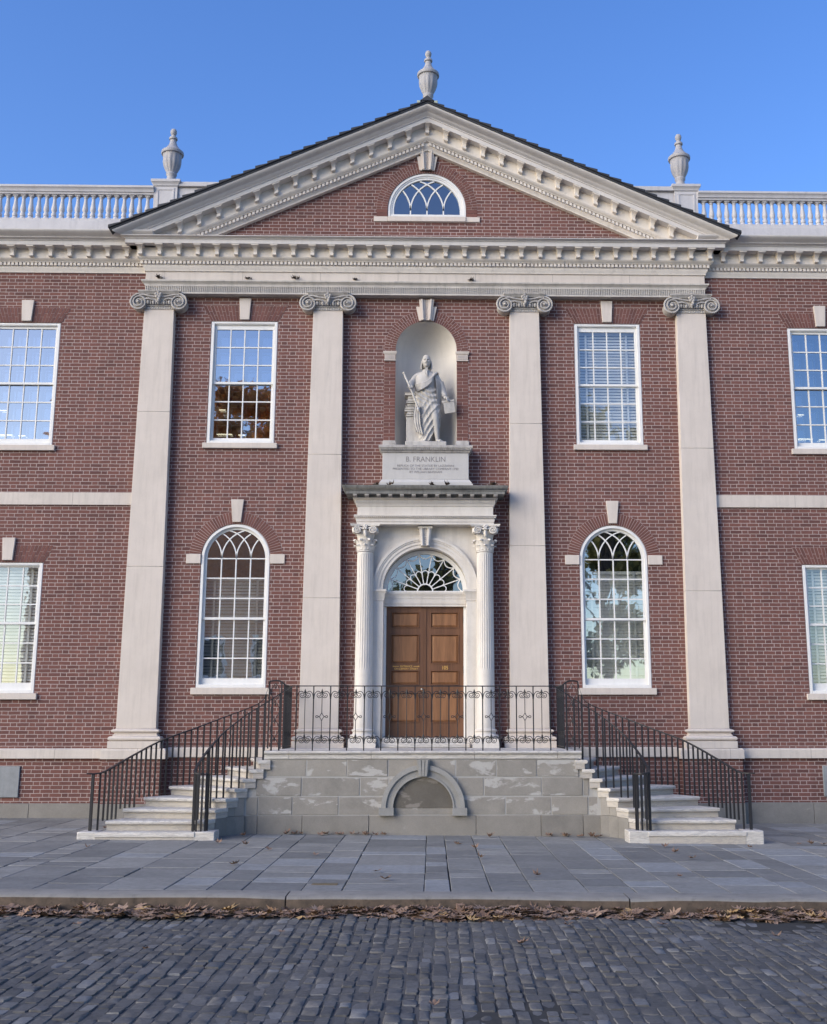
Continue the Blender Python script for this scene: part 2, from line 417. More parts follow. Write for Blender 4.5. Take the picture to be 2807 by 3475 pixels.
# granite kerb
b = MB()
jx = [-14, -11.6, -8.2, -4.9, -1.33, 2.13, 5.5, 9.1, 12, 14]
for x0, x1 in zip(jx, jx[1:]):
    n = 8; prof = []
    rings = []
    dy = ru(-.012, .012)
    for i in range(n+1):
        xx = x0 + .008 + (x1-x0-.016)*i/n; w1 = ru(-.010, .010); w2 = ru(-.008, .008)
        if i in (0, n): w1 -= -.012; w2 -= .008
        rings.append([(xx, -8.80, -.4), (xx, -8.80, .002), (xx, -9.17+w1+dy, .004+w2), (xx, -9.20+w1+dy, -.022+w2), (xx, -9.215+w1*.5+dy, -.16), (xx, -9.22+dy, -.4)])
    o = len(b.f); b.loft(rings)
    for k in range(o, len(b.f)):
        f = b.f[k]
        if len(f) == 4 and sum(b.v[i][2] for i in f)/4 < -.05 and sum(b.v[i][1] for i in f)/4 < -9.1: b.m[k] = 1
tag(slope(b.build('kerb', [M['kerb'], M['kerb_face']], ang=50)), kind='structure')
# sett-paved street: rows of setts running across the carriageway
b = MB()
x = -9.5
while x < 9.5:
    wd = ru(.092, .124); y = -9.24 - ru(0, .2); ph = ru(0, 6.28)
    while y > -17.5:
        L = ru(.13, .26); y0 = y - L; z = -.150 + .012*math.sin(x*.9+y*.6) + .007*math.sin(x*2.3-y*1.7) + ru(-.006, .006)
        g = ru(.003, .0065); gy = ru(.003, .0075); tx, ty = ru(-.05, .05), ru(-.045, .045)
        cx, cy = x+wd/2+.016*math.sin(y*1.1+x*.4)+.008*math.sin(y*3.1+ph)+ru(-.007, .007), (y+y0)/2
        hx, hy = wd/2-g+ru(-.007, .004), L/2-gy
        def ring(sx, sy, zz, jt):
            return [(cx+a*sx+ru(-jt, jt), cy+c*sy+ru(-jt, jt), z+zz+a*sx*tx+c*sy*ty) for a, c in ((-1, -.8), (-.82, -1), (.82, -1), (1, -.8), (1, .8), (.82, 1), (-.82, 1), (-1, .8))]
        r0 = ring(hx, hy, -.05, .003); r1 = ring(hx*.985, hy*.995, -.009, .004); r2 = ring(hx*.91, hy*.95, -.001, .004)
        o = len(b.v); b.v += r0 + r1 + r2 + [(cx+ru(-.01, .01), cy+ru(-.03, .03), z+.002+ru(-.002, .003))]
        for k in (0, 8):
            for i in range(8): b.f.append([o+k+i, o+k+(i+1) % 8, o+k+8+(i+1) % 8, o+k+8+i]); b.m.append(0)
        for i in range(8): b.f.append([o+16+i, o+16+(i+1) % 8, o+24]); b.m.append(0)
        y = y0
    # packed dirt and grit nearly level with the stones between two rows
    n = 56
    for i in range(n):
        ya, yb = -9.1-8.4*i/n, -9.1-8.4*(i+1)/n; xm = x+wd
        f = lambda q: -.1555 + .012*math.sin(xm*.9+q*.6) + .007*math.sin(xm*2.3-q*1.7)
        b.add([(xm-.04, ya, f(ya)-.004), (xm, ya, f(ya)), (xm+.04, ya, f(ya)-.004), (xm-.04, yb, f(yb)-.004), (xm, yb, f(yb)), (xm+.04, yb, f(yb)-.004)], [(0, 1, 4, 3), (1, 2, 5, 4)], 2)
    x += wd
b.add([(-30, -20.5, -.172), (30, -20.5, -.172), (30, -9.1, -.172), (-30, -9.1, -.172)], [(0, 1, 2, 3)], 1)
tag(slope(b.build('street', [M['cobble'], M['dirt'], M['grit']], ang=45, recalc=False)), kind='structure')
b = MB(); b.box(-70, 70, -120, -20.5, -.29, -.06)  # unseen pale ground beyond the street, added to bounce light onto the facade
tag(b.build('bounce_ground', M['bounce_pale'], smooth=False), kind='structure')

# ------------------------------------------------------------------ leaves
def leaf_shape(s):
    pts = []
    lob = [(-90, .12), (-60, .5), (-35, .95), (-15, .55), (5, .85), (18, .6), (38, 1.05), (55, .6), (72, .9), (90, 1.25), (108, .9), (125, .6), (142, 1.05), (162, .6), (175, .85), (195, .55), (215, .95), (240, .5)]
    for a, r in lob:
        r = r * s * .5 * ru(.85, 1.12); pts.append((r*math.cos(R(a)), r*math.sin(R(a))))
    return pts
def add_leaf(mb, c, s, tilt, curl):
    P = leaf_shape(s); az = ru(0, 2*PI); ax = ru(0, 2*PI)
    rot = Matrix.Rotation(az, 3, 'Z') @ Matrix.Rotation(tilt, 3, Vector((math.cos(ax), math.sin(ax), 0)))
    c = Vector(c); vs = [c + rot @ Vector((0, 0, 0))]
    for p in P: vs.append(c + rot @ Vector((p[0], p[1], curl*(p[0]**2*1.3 + p[1]**2*.6)/s + ru(-.004, .004))))
    n = len(P); mb.add(vs, [(0, 1+i, 1+(i+1) % n) for i in range(n)])
b = MB()
for k in range(2600):
    x = ru(-8.8, 8.8); f = rnd()**1.25; dens = .5 + .28*math.sin(x*1.7+.6)+.25*math.sin(x*.63+1)+.15*math.sin(x*4.1)
    if rnd() > .25 + .75*dens: continue
    y = -9.24 - f*(.26+.16*dens)
    z = -.140 + (1-f)*(.050*rnd())*(.5+dens) + .01*rnd() + SL*x
    add_leaf(b, (x, y, z), ru(.09, .20), ru(-.22, .22) if rnd() < .85 else ru(-.7, .7), ru(-.6, .9))
tag(b.build('leaf_litter', M['leaf'], smooth=False, recalc=False), kind='stuff')
spots = [(ru(-2.2, -.6), -2.84-abs(random.gauss(0, .05))) for _ in range(16)] + [(ru(1.9, 3.0), -2.86-abs(random.gauss(0, .06))) for _ in range(10)] + [(ru(-6, 6), ru(-8.5, -3.2)) for _ in range(14)] + [(-4.6, -5.0), (-2.1, -5.1), (-2.75, -3.2), (-.9, -2.98), (-.72, -3.02), (-1.6, -2.95), (2.45, -2.98), (2.7, -3.05), (1.05, -3.1), (-2.5, -4.5), (3.5, -4.4), (-.38, -8.0), (1.35, -7.6), (-5.2, -2.1), (.5, -4.2)]
for x, y in spots:
    b = MB(); s = ru(.09, .15); add_leaf(b, (0, 0, .018), s, ru(-.35, .35), ru(.5, 2))
    o = b.build('fallen_leaf', M['leaf'], loc=(x, y, SL*x), smooth=False, recalc=False)
    tag(o, 'small dry brown leaf lying on the bluestone sidewalk', 'leaf', 'scattered leaves on the sidewalk')
for x, y in [(-3.1, -10.1), (-1.2, -10.4), (.9, -10.9), (1.4, -10.0), (2.3, -9.95), (3.2, -10.5), (.15, -13.0), (-2.2, -11.2)]:
    b = MB(); s = ru(.08, .13); add_leaf(b, (0, 0, .018), s, ru(-.3, .3), ru(.3, 1.5))
    o = b.build('fallen_leaf', M['leaf'], loc=(x, y, SL*x-.135), smooth=False, recalc=False)
    tag(o, 'small dry leaf lying on the dark street setts', 'leaf', 'scattered leaves on the street')

# ------------------------------------------------------------------ the library building
B = thing('library_building', (0, 0, 0), 'two-storey red brick library with four tall stone pilasters, a pediment and a wooden double door', 'building')
YW = -0.05                                       # face of the wings
def sweep_u(mb, prof, h, yf, yb, m=0, cx=0):     # moulding round the front and both sides of a block
    mb.loft([[(cx-(h+p), yb, z), (cx-(h+p), yf-p, z), (cx+h+p, yf-p, z), (cx+h+p, yb, z)] for p, z in prof], m)
def brick_ring(mb, cx, cz, r0, r1, a0, a1, n, y, split=None):
    mb.loft([[(cx+r*math.cos(R(a)), yy, cz+r*math.sin(R(a))) for r, yy in ((r0, y-.002), (r1, y-.002), (r1, y+.05), (r0, y+.05))] for a in [a0+(a1-a0)*i/40 for i in range(41)]], 1)
    g = .0045/((r0+r1)/2)
    for i in range(n):
        p0 = R(a0+(a1-a0)*i/n)+g; p1 = R(a0+(a1-a0)*(i+1)/n)-g
        rs = [(r0+.003, r1-.004)]
        if split:
            q = r0+(r1-r0)*(split if i % 2 else 1-split); rs = [(r0+.003, q-.004), (q+.004, r1-.004)]
        for ra, rb in rs:
            yy = y-.006+ru(-.0015, .0015)
            mb.pxz([(cx+ra*math.cos(p0), cz+ra*math.sin(p0)), (cx+rb*math.cos(p0), cz+rb*math.sin(p0)), (cx+rb*math.cos(p1), cz+rb*math.sin(p1)), (cx+ra*math.cos(p1), cz+ra*math.sin(p1))], yy, y+.03, 0)
def jack_arch(mb, cx, z0, z1, hb, ht, n, y):
    mb.pxz([(cx-hb, z0), (cx+hb, z0), (cx+ht, z1), (cx-ht, z1)], y-.002, y+.05, 1)
    for i in range(n):
        f0, f1 = i/n+.06/n, (i+1)/n-.06/n
        X = lambda f, t: cx - (hb+(ht-hb)*t) + 2*(hb+(ht-hb)*t)*f
        q = .62 if i % 2 else .38
        for t0, t1 in ((.01, q-.012), (q+.012, .985)):
            mb.pxz([(X(f0, t0), z0+(z1-z0)*t0), (X(f1, t0), z0+(z1-z0)*t0), (X(f1, t1), z0+(z1-z0)*t1), (X(f0, t1), z0+(z1-z0)*t1)], y-.006+ru(-.0015, .0015), y+.03, 0)
def keystone(cx, z0, z1, hb, ht, y, proud=.05, name='keystone'):
    b = MB(); b.pxz([(cx-hb, z0), (cx+hb, z0), (cx+ht, z1), (cx-ht, z1)], y-proud, y+.05)
    return b.build(name, M['lime'], B, bevel=.006)
def fluted_key(cx, z0, z1, hb, ht, y, wings=None, mt='lime'):
    b = MB()
    if wings: b.pxz([(cx-wings[0], z0), (cx+wings[0], z0), (cx+wings[1], wings[2]), (cx-wings[1], wings[2])], y-.05, y+.05)
    W = [(-1, -.72, .09), (-.72, -.52, .12), (-.52, -.24, .08), (.24, .52, .08), (.52, .72, .12), (.72, 1, .09)]
    for f0, f1, d in W: b.pxz([(cx+hb*f0, z0), (cx+hb*f1, z0), (cx+ht*f1, z1), (cx+ht*f0, z1)], y-d, y+.05)
    b.pxz([(cx-hb*.24, z0), (cx+hb*.24, z0), (cx+ht*.24, z1), (cx-ht*.24, z1)], y-.06, y+.05)
    n = int((z1-z0)/.035)
    for i in range(n): b.sph((cx, y-.062, z0+(i+.5)*(z1-z0)/n), .016, .016, .016, 8, 5)
    return b.build('keystone', M[mt], B)

ARCH_L = [(-3.625, 2.40, 4.854), (3.625, 2.40, 4.854)]
rect = lambda cx, h, z0, z1: [(cx-h, z0), (cx+h, z0), (cx+h, z1), (cx-h, z1)]
# --- brick walls
b = MB()
holes = [rect(-3.625, .665, 7.115, 9.63), rect(3.625, .665, 7.115, 9.63), arch_poly(.66, 2.40, 4.854, -3.625), arch_poly(.66, 2.40, 4.854, 3.625),
         arch_poly(.605, 7.09, 9.05, 0, None, 32), arch_poly(.80, 1.0, 4.244, 0, None, 32)]
b.sheet([(-5.62, -.2), (5.62, -.2), (5.62, 10.3), (-5.62, 10.3)], holes, 0.0)
for h in holes[:4]: b.reveal(h, 0, .06)
b.build('brick_wall', M['brick'], B, smooth=False, recalc=False)
WC = 7.92
for s in (-1, 1):
    b = MB()
    h1, h2 = rect(s*WC, .675, 7.04, 9.55), rect(s*WC, .675, 2.295, 4.745)
    o = [(s*5.40, -.3), (s*14.0, -.3), (s*14.0, 10.7), (s*5.40, 10.7)]
    b.sheet(o if s > 0 else o[::-1], [h1, h2], YW)
    b.reveal(h1, YW, YW+.06); b.reveal(h2, YW, YW+.06)
    b.add([(s*14, YW, -.3), (s*14, 10, -.3), (s*14, 10, 11.4), (s*14, YW, 11.4)], [(0, 1, 2, 3)])
    b.box(min(s*4.78, s*5.86), max(s*4.78, s*5.86), -.24, .02, -.3, 1.12)
    b.build('brick_wall', M['brick'], B, smooth=False, recalc=False)
b = MB(); b.sheet([(-4.95, 11.10), (4.95, 11.10), (0, 13.40)], [[(x, z) for x, z in [(-.80, 11.86), (.80, 11.86)] + arc(0, 12.03, .80, 0, 180, 28)]], -.10)
b.reveal([(-.80, 11.86), (.80, 11.86)] + arc(0, 12.03, .80, 0, 180, 28), -.10, -.03)
b.build('tympanum', M['brick'], B, smooth=False, recalc=False)
# --- rear shell and flat roof
b = MB(); b.box(-14, 14, 9.9, 10, -.3, 11.4); b.box(-14, 14, .05, 10, 11.30, 11.40); b.box(-13.9, 13.9, 3.0, 3.1, -.2, 11.2)
b.build('rear_wall', M['room'], B, smooth=False)
# --- granite plinth and bands
jo = [14, 11.2, 7.17, 5.86]
for s in (-1, 1):
    for x0, x1 in zip(jo, jo[1:]):
        b = MB(); a, c = sorted((s*x0, s*x1)); b.box(a+.003, c-.003, YW-.06, .0, -.4, .317); b.build('plinth_block', M['granite_low'], B, bevel=.006)
    b = MB(); a, c = sorted((s*4.75, s*5.86)); b.box(a, c, -.28, .0, -.4, .315); b.build('plinth_block', M['granite_low'], B, bevel=.006)
    b = MB(); a, c = sorted((s*2.9, s*4.75)); b.box(a, c-.003, -.05, .0, -.4, .316); b.build('plinth_block', M['granite_low'], B, bevel=.006)
    b = MB(); a, c = sorted((s*5.90, s*14)); b.loft([[(x, .02, 1.112), (x, -.115, 1.112), (x, -.115, 1.27), (x, -.07, 1.295), (x, .02, 1.295)] for x in (a, c)]); b.build('water_table', M['lime_j'], B, bevel=.005)
    b = MB(); a, c = sorted((s*1.5, s*4.74)); b.loft([[(x, .02, 1.135), (x, -.045, 1.135), (x, -.045, 1.29), (x, -.0, 1.315), (x, .02, 1.315)] for x in (a, c)]); b.build('water_table', M['lime_j'], B, bevel=.005)
    b = MB(); sweep_u(b, [(0, 1.106), (0, 1.268), (-.03, 1.297)], .59, -.285, .0, 0, s*5.30); b.build('pilaster_block', M['lime_j'], B, bevel=.005)
for s in (-1, 1):
    b = MB(); a, c = sorted((s*5.60, s*14)); b.box(a, c, YW-.04, .0, 5.86, 6.10)
    b.build('string_course', M['lime_j'], B, bevel=.005)

# --- windows
def muntin_grid(mb, gh, zs, y0, y1, wd=.022, ncol=4, zlo=None, zhi=None):
    for i in range(1, ncol): mb.box(-gh+2*gh*i/ncol-wd/2, -gh+2*gh*i/ncol+wd/2, y0, y1, zlo, zhi)
    for z in zs: mb.box(-gh, gh, y0+.002, y1+.002, z-wd/2, z+wd/2)
def blind(parent, gh, z0, z1, tilt=55, pitch=.062, drop=0.0):
    b = MB(); z = z1-.03
    b.box(-gh, gh, .19, .24, z1-.035, z1+.02)
    while z > z0+drop:
        c, s_ = math.cos(R(tilt))*.031, math.sin(R(tilt))*.031
        q = ru(-.004, .004)
        b.hexa([(-gh, .22-c, z-s_+q), (gh, .22-c, z-s_-q), (gh, .22+c, z+s_-q), (-gh, .22+c, z+s_+q)], [(-gh, .22-c, z-s_+.003+q), (gh, .22-c, z-s_+.003-q), (gh, .22+c, z+s_+.003-q), (-gh, .22+c, z+s_+.003+q)])
        z -= pitch
    for x in (-gh*.7, gh*.7): b.box(x-.02, x+.02, .180, .184, z0+drop, z1)
    return b.build('blind', M['blind'], parent, smooth=False)
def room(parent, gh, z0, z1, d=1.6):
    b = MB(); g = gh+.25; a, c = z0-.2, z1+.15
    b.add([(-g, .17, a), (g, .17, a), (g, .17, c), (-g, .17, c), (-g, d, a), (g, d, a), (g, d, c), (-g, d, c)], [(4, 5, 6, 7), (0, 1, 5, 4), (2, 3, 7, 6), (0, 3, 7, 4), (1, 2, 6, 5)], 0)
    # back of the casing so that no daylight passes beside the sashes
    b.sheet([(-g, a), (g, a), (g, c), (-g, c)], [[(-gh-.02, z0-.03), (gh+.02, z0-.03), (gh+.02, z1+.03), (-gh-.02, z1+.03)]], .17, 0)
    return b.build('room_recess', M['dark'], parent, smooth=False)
def rect_window(cx, y, half, z0, z1, gh, g0, g1, meet, sill, bl=None, glass='glass', inner=False):
    b = MB()
    c = half-.055
    b.box(-half, -c, .015, .16, z0, z1); b.box(c, half, .015, .16, z0, z1); b.box(-c, c, .015, .16, z1-.06, z1); b.box(-c, c, .0, .16, z0, z0+.055)
    b.box(-half+.012, -c+.012, .0, .03, z0, z1-.012); b.box(c-.012, half-.012, .0, .03, z0, z1-.012); b.box(-half+.012, half-.012, .003, .033, z1-.045, z1-.012)
    f = b.build('window', M['frame'], B, loc=(cx, y, 0), bevel=.004)
    b = MB()
    b.box(-c, -gh, .055, .10, meet-.02, z1-.06); b.box(gh, c, .055, .10, meet-.02, z1-.06); b.box(-gh, gh, .055, .10, g1, z1-.06); b.box(-c, c, .05, .10, meet-.022, meet+.022)
    b.box(-c, -gh, .085, .14, z0+.055, meet-.02); b.box(gh, c, .085, .14, z0+.055, meet-.02); b.box(-gh, gh, .085, .14, z0+.055, g0)
    d = (g1-meet)/3; muntin_grid(b, gh, [meet+d, meet+2*d], .06, .09, zlo=meet, zhi=g1)
    d = (meet-g0)/3; muntin_grid(b, gh, [g0+d, g0+2*d], .09, .12, zlo=g0, zhi=meet)
    b.build('sash', M['frame'], f, smooth=False)
    b = MB(); b.add([(-gh-.01, .08, meet), (gh+.01, .08, meet), (gh+.01, .08, g1+.01), (-gh-.01, .08, g1+.01)], [(0, 1, 2, 3)])
    b.add([(-gh-.01, .11, g0-.01), (gh+.01, .11, g0-.01), (gh+.01, .11, meet), (-gh-.01, .11, meet)], [(0, 1, 2, 3)])
    b.build('pane', M[glass], f, smooth=False, recalc=False)
    b = MB(); b.box(-half-.06, half+.06, -.06, .10, sill, z0-.002)
    b.build('sill', M['lime'], f, bevel=.006)
    if bl: blind(f, gh+.03, g0, g1+.03, *bl)
    if inner:
        b = MB(); q = gh+.02
        for i in range(5): b.box(-q+2*q*i/4-.018, -q+2*q*i/4+.018, .25, .28, g0-.05, g1+.05)
        for k in range(7): b.box(-q, q, .252, .282, g0+(g1-g0)*k/6-.018, g0+(g1-g0)*k/6+.018)
        b.build('storm_sash', M['room'], f, smooth=False)
        b = MB(); b.add([(-q, .30, g0-.05), (q, .30, g0-.05), (q, .30, g1+.05), (-q, .30, g1+.05)], [(0, 1, 2, 3)]); b.build('storm_pane', M['glass_dark'], f, smooth=False, recalc=False)
        for xx, zz, ll in ((-.36, g0+.12, .30), (-.02, g0+.105, .13), (-.42, g0+.62, .12)):
            b = MB(); b.tube([(xx-ll/2, .24, zz), (xx+ll/2, .24, zz)], .011, 6); b.build('lamp_tube', M['tube'], f)
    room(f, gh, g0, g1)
    return f
for s in (-1, 1):
    cx = s*3.625
    wdw = rect_window(cx, 0, .665, 7.115, 9.63, .555, 7.24, 9.475, 8.36, 7.008, (62,) if s > 0 else None, 'glass_blind' if s > 0 else 'glass_dark', s < 0)
    b = MB(); jack_arch(b, cx, 9.632, 9.957, .675, .845, 24, 0)
    b.build('jack_arch', [M['brick_arch'], M['mortar']], B, smooth=False)
    keystone(cx, 9.655, 10.10, .093, .118, 0)
    cx = s*WC
    rect_window(cx, YW, .675, 7.04, 9.55, .565, 7.19, 9.44, 8.31, 6.93, None, 'glass_dark', True)
    b = MB(); jack_arch(b, cx, 9.552, 9.865, .685, .85, 24, YW); b.build('jack_arch', [M['brick_arch'], M['mortar']], B, smooth=False)
    keystone(cx, 9.575, 10.01, .093, .12, YW)
    rect_window(cx, YW, .675, 2.295, 4.745, .565, 2.49, 4.66, 3.60, 2.18, (58,), 'glass_blind')
    b = MB(); jack_arch(b, cx, 4.747, 5.08, .685, .85, 24, YW); b.build('jack_arch', [M['brick_arch'], M['mortar']], B, smooth=False)
    keystone(cx, 4.785, 5.216, .095, .122, YW)
def ring_sec(mb, cx, cz, r0, r1, y0, y1, a0=0, a1=180, n=32, m=0):
    mb.loft([[(cx+r*math.cos(R(a0+(a1-a0)*i/n)), yy, cz+r*math.sin(R(a0+(a1-a0)*i/n))) for r, yy in ((r0, y0), (r1, y0), (r1, y1), (r0, y1))] for i in range(n+1)], m)
def tracery(mb, gh, zs, y0, y1, wd=.022, ncol=4, zlo=None):
    for i in range(1, ncol):
        xm = -gh+2*gh*i/ncol
        for sg in (-1, 1):
            c0 = xm+sg*gh; pts = []
            for k in range(41):
                a = R(k*2.25); p = (c0-sg*gh*math.cos(a), zs+gh*math.sin(a))
                if math.hypot(p[0], p[1]-zs) > gh+.005: break
                pts.append(p)
            if len(pts) > 1: mb.bar(pts, wd, y0+.001*i, y1)
        if zlo is not None: mb.box(xm-wd/2, xm+wd/2, y0, y1, zlo, zs)
for s in (-1, 1):
    cx, half, z0, zs, gh, g0, meet = s*3.625, .66, 2.40, 4.854, .555, 2.58, 3.70
    b = MB(); c = half-.05
    for a_, c_ in ((-half, -c), (c, half)): b.box(a_, c_, .015, .16, z0, zs)
    ring_sec(b, 0, zs, c, half, .015, .16); b.box(-c, c, .0, .16, z0, z0+.06)
    ring_sec(b, 0, zs, c-.01, half-.012, 0, .03)
    for a_, c_ in ((-half+.012, -c+.01), (c-.01, half-.012)): b.box(a_, c_, .0, .03, z0, zs)
    f = b.build('window', M['frame'], B, loc=(cx, 0, 0), bevel=.004)
    b = MB()
    for a_, c_ in ((-c, -gh), (gh, c)): b.box(a_, c_, .055, .10, meet-.02, zs); b.box(a_, c_, .085, .14, z0+.06, meet-.02)
    ring_sec(b, 0, zs, gh, c, .055, .10); b.box(-c, c, .05, .10, meet-.022, meet+.022); b.box(-gh, gh, .085, .14, z0+.06, g0)
    d = (zs-meet)/3; muntin_grid(b, gh, [meet+d, meet+2*d, zs-.005], .06, .09, zlo=meet, zhi=zs)
    d = (meet-g0)/3; muntin_grid(b, gh, [g0+d, g0+2*d], .09, .12, zlo=g0, zhi=meet)
    tracery(b, gh, zs, .06, .09)
    b.build('sash', M['frame'], f, smooth=False)
    b = MB(); P = [(-gh-.01, meet), (gh+.01, meet)] + arc(0, zs, gh+.01, 0, 180, 28)
    b.sheet(P, [], .08); b.add([(-gh-.01, .11, g0-.01), (gh+.01, .11, g0-.01), (gh+.01, .11, meet), (-gh-.01, .11, meet)], [(0, 1, 2, 3)])
    b.build('pane', M['glass_strong' if s < 0 else 'glass'], f, smooth=False, recalc=False)
    b = MB(); b.box(-half-.075, half+.075, -.06, .10, 2.275, z0-.002); b.build('sill', M['lime'], f, bevel=.006)
    blind(f, gh+.03, g0, 4.48 if s < 0 else 4.62, 58 if s < 0 else 72)
    room(f, gh, g0, zs+gh)
    b = MB(); a0 = math.degrees(math.asin(.07/.78)); brick_ring(b, cx, zs, .662, .895, a0, 180-a0, 46, 0)
    b.build('brick_arch', [M['brick_arch'], M['mortar']], B, smooth=False)
    keystone(cx, 5.545, 5.988, .080, .123, 0)
    for q in (-1, 1):
        b = MB(); x0, x1 = sorted((cx+q*.662, cx+q*.938)); b.box(x0, x1, -.03, .05, 4.742, 4.925); b.build('impost', M['lime'], B, bevel=.006)
# lunette in the pediment
b = MB(); y = -.10; half, gh, zs, z0, g0 = .795, .672, 12.03, 11.855, 11.925
for r0, r1, y0 in ((.745, .795, .012), (.715, .75, .03), (.672, .72, .045)):
    ring_sec(b, 0, zs, r0, r1, y0, .16)
    for q in (-1, 1): a_, c_ = sorted((q*r0, q*r1)); b.box(a_, c_, y0, .16, z0, zs)
b.box(-.745, .745, .02, .16, z0, g0)
f = b.build('window', M['frame'], B, loc=(0, y, 0), bevel=.004)
b = MB(); tracery(b, gh, zs, .06, .09, .026, 4, g0); b.build('sash', M['frame'], f, smooth=False)
b = MB(); b.sheet([(-gh-.01, g0-.01), (gh+.01, g0-.01)] + arc(0, zs, gh+.01, 0, 180, 28), [], .085); b.build('pane', M['glass_lunette'], f, smooth=False, recalc=False)
b = MB(); b.box(-.79, .79, -.05, .10, 11.745, z0-.003); b.box(-1.077, -.794, -.03, .02, 11.748, z0-.001); b.box(.794, 1.077, -.03, .02, 11.748, z0-.001); b.build('sill', M['lime'], f, bevel=.006)
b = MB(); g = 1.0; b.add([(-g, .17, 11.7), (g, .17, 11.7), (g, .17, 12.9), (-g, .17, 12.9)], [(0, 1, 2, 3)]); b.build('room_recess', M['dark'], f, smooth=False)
b = MB(); brick_ring(b, 0, zs, .80, 1.03, 0, 180, 52, -.10, .55)
for q in (-1, 1):
    for k in range(2): a_, c_ = sorted((q*.805, q*1.025)); b.box(a_, c_, -.106, -.07, 11.862+k*.085, 11.862+k*.085+.076)
b.build('brick_arch', [M['brick_arch'], M['mortar']], B, smooth=False)
fluted_key(0, 12.87, 13.315, .105, .150, -.10, (.153, .211, 13.18))

# --- niche for the statue
b = MB(); rn, zs, z0 = .605, 9.05, 7.09
b.loft([[(-rn*math.cos(R(a)), rn*math.sin(R(a))*.95, z) for a in range(0, 181, 6)] for z in (z0, 8.0, zs)], 0, caps=False, closed=False)
b.loft([[(-rn*math.cos(R(a))*math.cos(R(t)), rn*math.sin(R(a))*.95*math.cos(R(t)), zs+rn*math.sin(R(t))) for a in range(0, 181, 6)] for t in range(0, 90, 6)] + [[(0, .0, zs+rn)]*31], 0, caps=False, closed=False)
b.add([(-.62, .0, z0), (.62, .0, z0), (.62, .62, z0), (-.62, .62, z0)], [(0, 1, 2, 3)])
b.build('niche', M['niche'], B, ang=60, recalc=False)
b = MB(); brick_ring(b, 0, 9.05, .607, .834, 0, 180, 44, 0, .6)
for q in (-1, 1):
    z = 7.19; k = 0
    x0, x1 = sorted((q*.607, q*.834)); b.box(x0, x1, -.002, .05, 7.18, 8.82, 1)
    while z < 8.80:
        sp = [(x0+.003, x1-.003)] if k % 2 else [(x0+.003, x0+.108), (x0+.119, x1-.003)]
        for a_, c_ in sp: b.box(a_, c_, -.006, .03, z+.004, min(z+.0715, 8.818)-.004)
        z += .0715; k += 1
b.build('brick_arch', [M['brick_arch'], M['mortar']], B, smooth=False)
fluted_key(0, 9.655, 10.087, .105, .150, 0, (.147, .206, 9.945))
for q in (-1, 1):
    b = MB(); sweep_u(b, [(0, 8.822), (0, 8.84), (-.012, 8.845), (-.012, 8.95), (.0, 8.955), (.015, 8.985), (.02, 9.012)], .118, -.035, .05, 0, q*.72)
    for k in range(7): b.box(q*.72-.1+k*.032, q*.72-.1+k*.032+.014, -.036, .0, 8.85, 8.94)
    b.build('impost', M['lime'], B)
    b = MB(); sweep_u(b, [(0, 7.0), (0, 7.15), (-.012, 7.18)], .132, -.04, .05, 0, q*.717); b.build('pier_base', M['lime_dirty'], B, bevel=.005)

# --- inscribed pedestal under the statue
def text(s, size, loc, parent, m, name, depth=.002, sx=1.0, rx=PI/2, align='CENTER', space=1.0):
    c = bpy.data.curves.new(name, 'FONT'); c.body = s; c.size = size; c.align_x = align; c.extrude = depth; c.space_character = space
    o = bpy.data.objects.new(name, c); COL.objects.link(o); bpy.context.view_layer.update()
    me = bpy.data.meshes.new_from_object(o.evaluated_get(bpy.context.evaluated_depsgraph_get())); COL.objects.unlink(o); bpy.data.objects.remove(o)
    me.materials.clear(); me.materials.append(m)
    o = bpy.data.objects.new(name, me); COL.objects.link(o); o.parent = parent; o.location = loc; o.rotation_euler = (rx, 0, 0); o.scale = (sx, 1, 1)
    return o
b = MB(); sweep_u(b, [(.0, 6.34), (0, 6.86)], .83, -.30, .0)
ped = b.build('statue_pedestal', M['slab_stone'], B, bevel=.008)
b = MB(); sweep_u(b, [(-.0, 6.861), (.02, 6.875), (.02, 6.89), (.03, 6.90), (.07, 6.95), (.075, 6.955), (.075, 6.995), (.05, 7.01), (-.1, 7.02)], .83, -.30, .30)
for k in range(44): b.sph((-.86+k*.04, -.365, 6.922), .012, .012, .017, 6, 4)
b.build('cornice', M['lime_dirty'], ped)
b = MB(); sweep_u(b, [(.075, 6.16), (.075, 6.245), (.05, 6.25), (.05, 6.275), (.03, 6.30), (.005, 6.339)], .83, -.30, .0); b.build('base', M['slab_stone'], ped)
text('B. FRANKLIN', .145, (0, -.302, 6.69), ped, M['letter'], 'inscription', .0015, .93)
text('REPLICA OF THE STATUE BY LAZZARINI', .060, (0, -.302, 6.590), ped, M['letter'], 'inscription', .0015, 1.02)
text('PRESENTED TO THE LIBRARY COMPANY 1792', .060, (0, -.302, 6.528), ped, M['letter'], 'inscription', .0015, 1.03)
text('BY WILLIAM BINGHAM', .060, (0, -.302, 6.466), ped, M['letter'], 'inscription', .0015, 1.02)

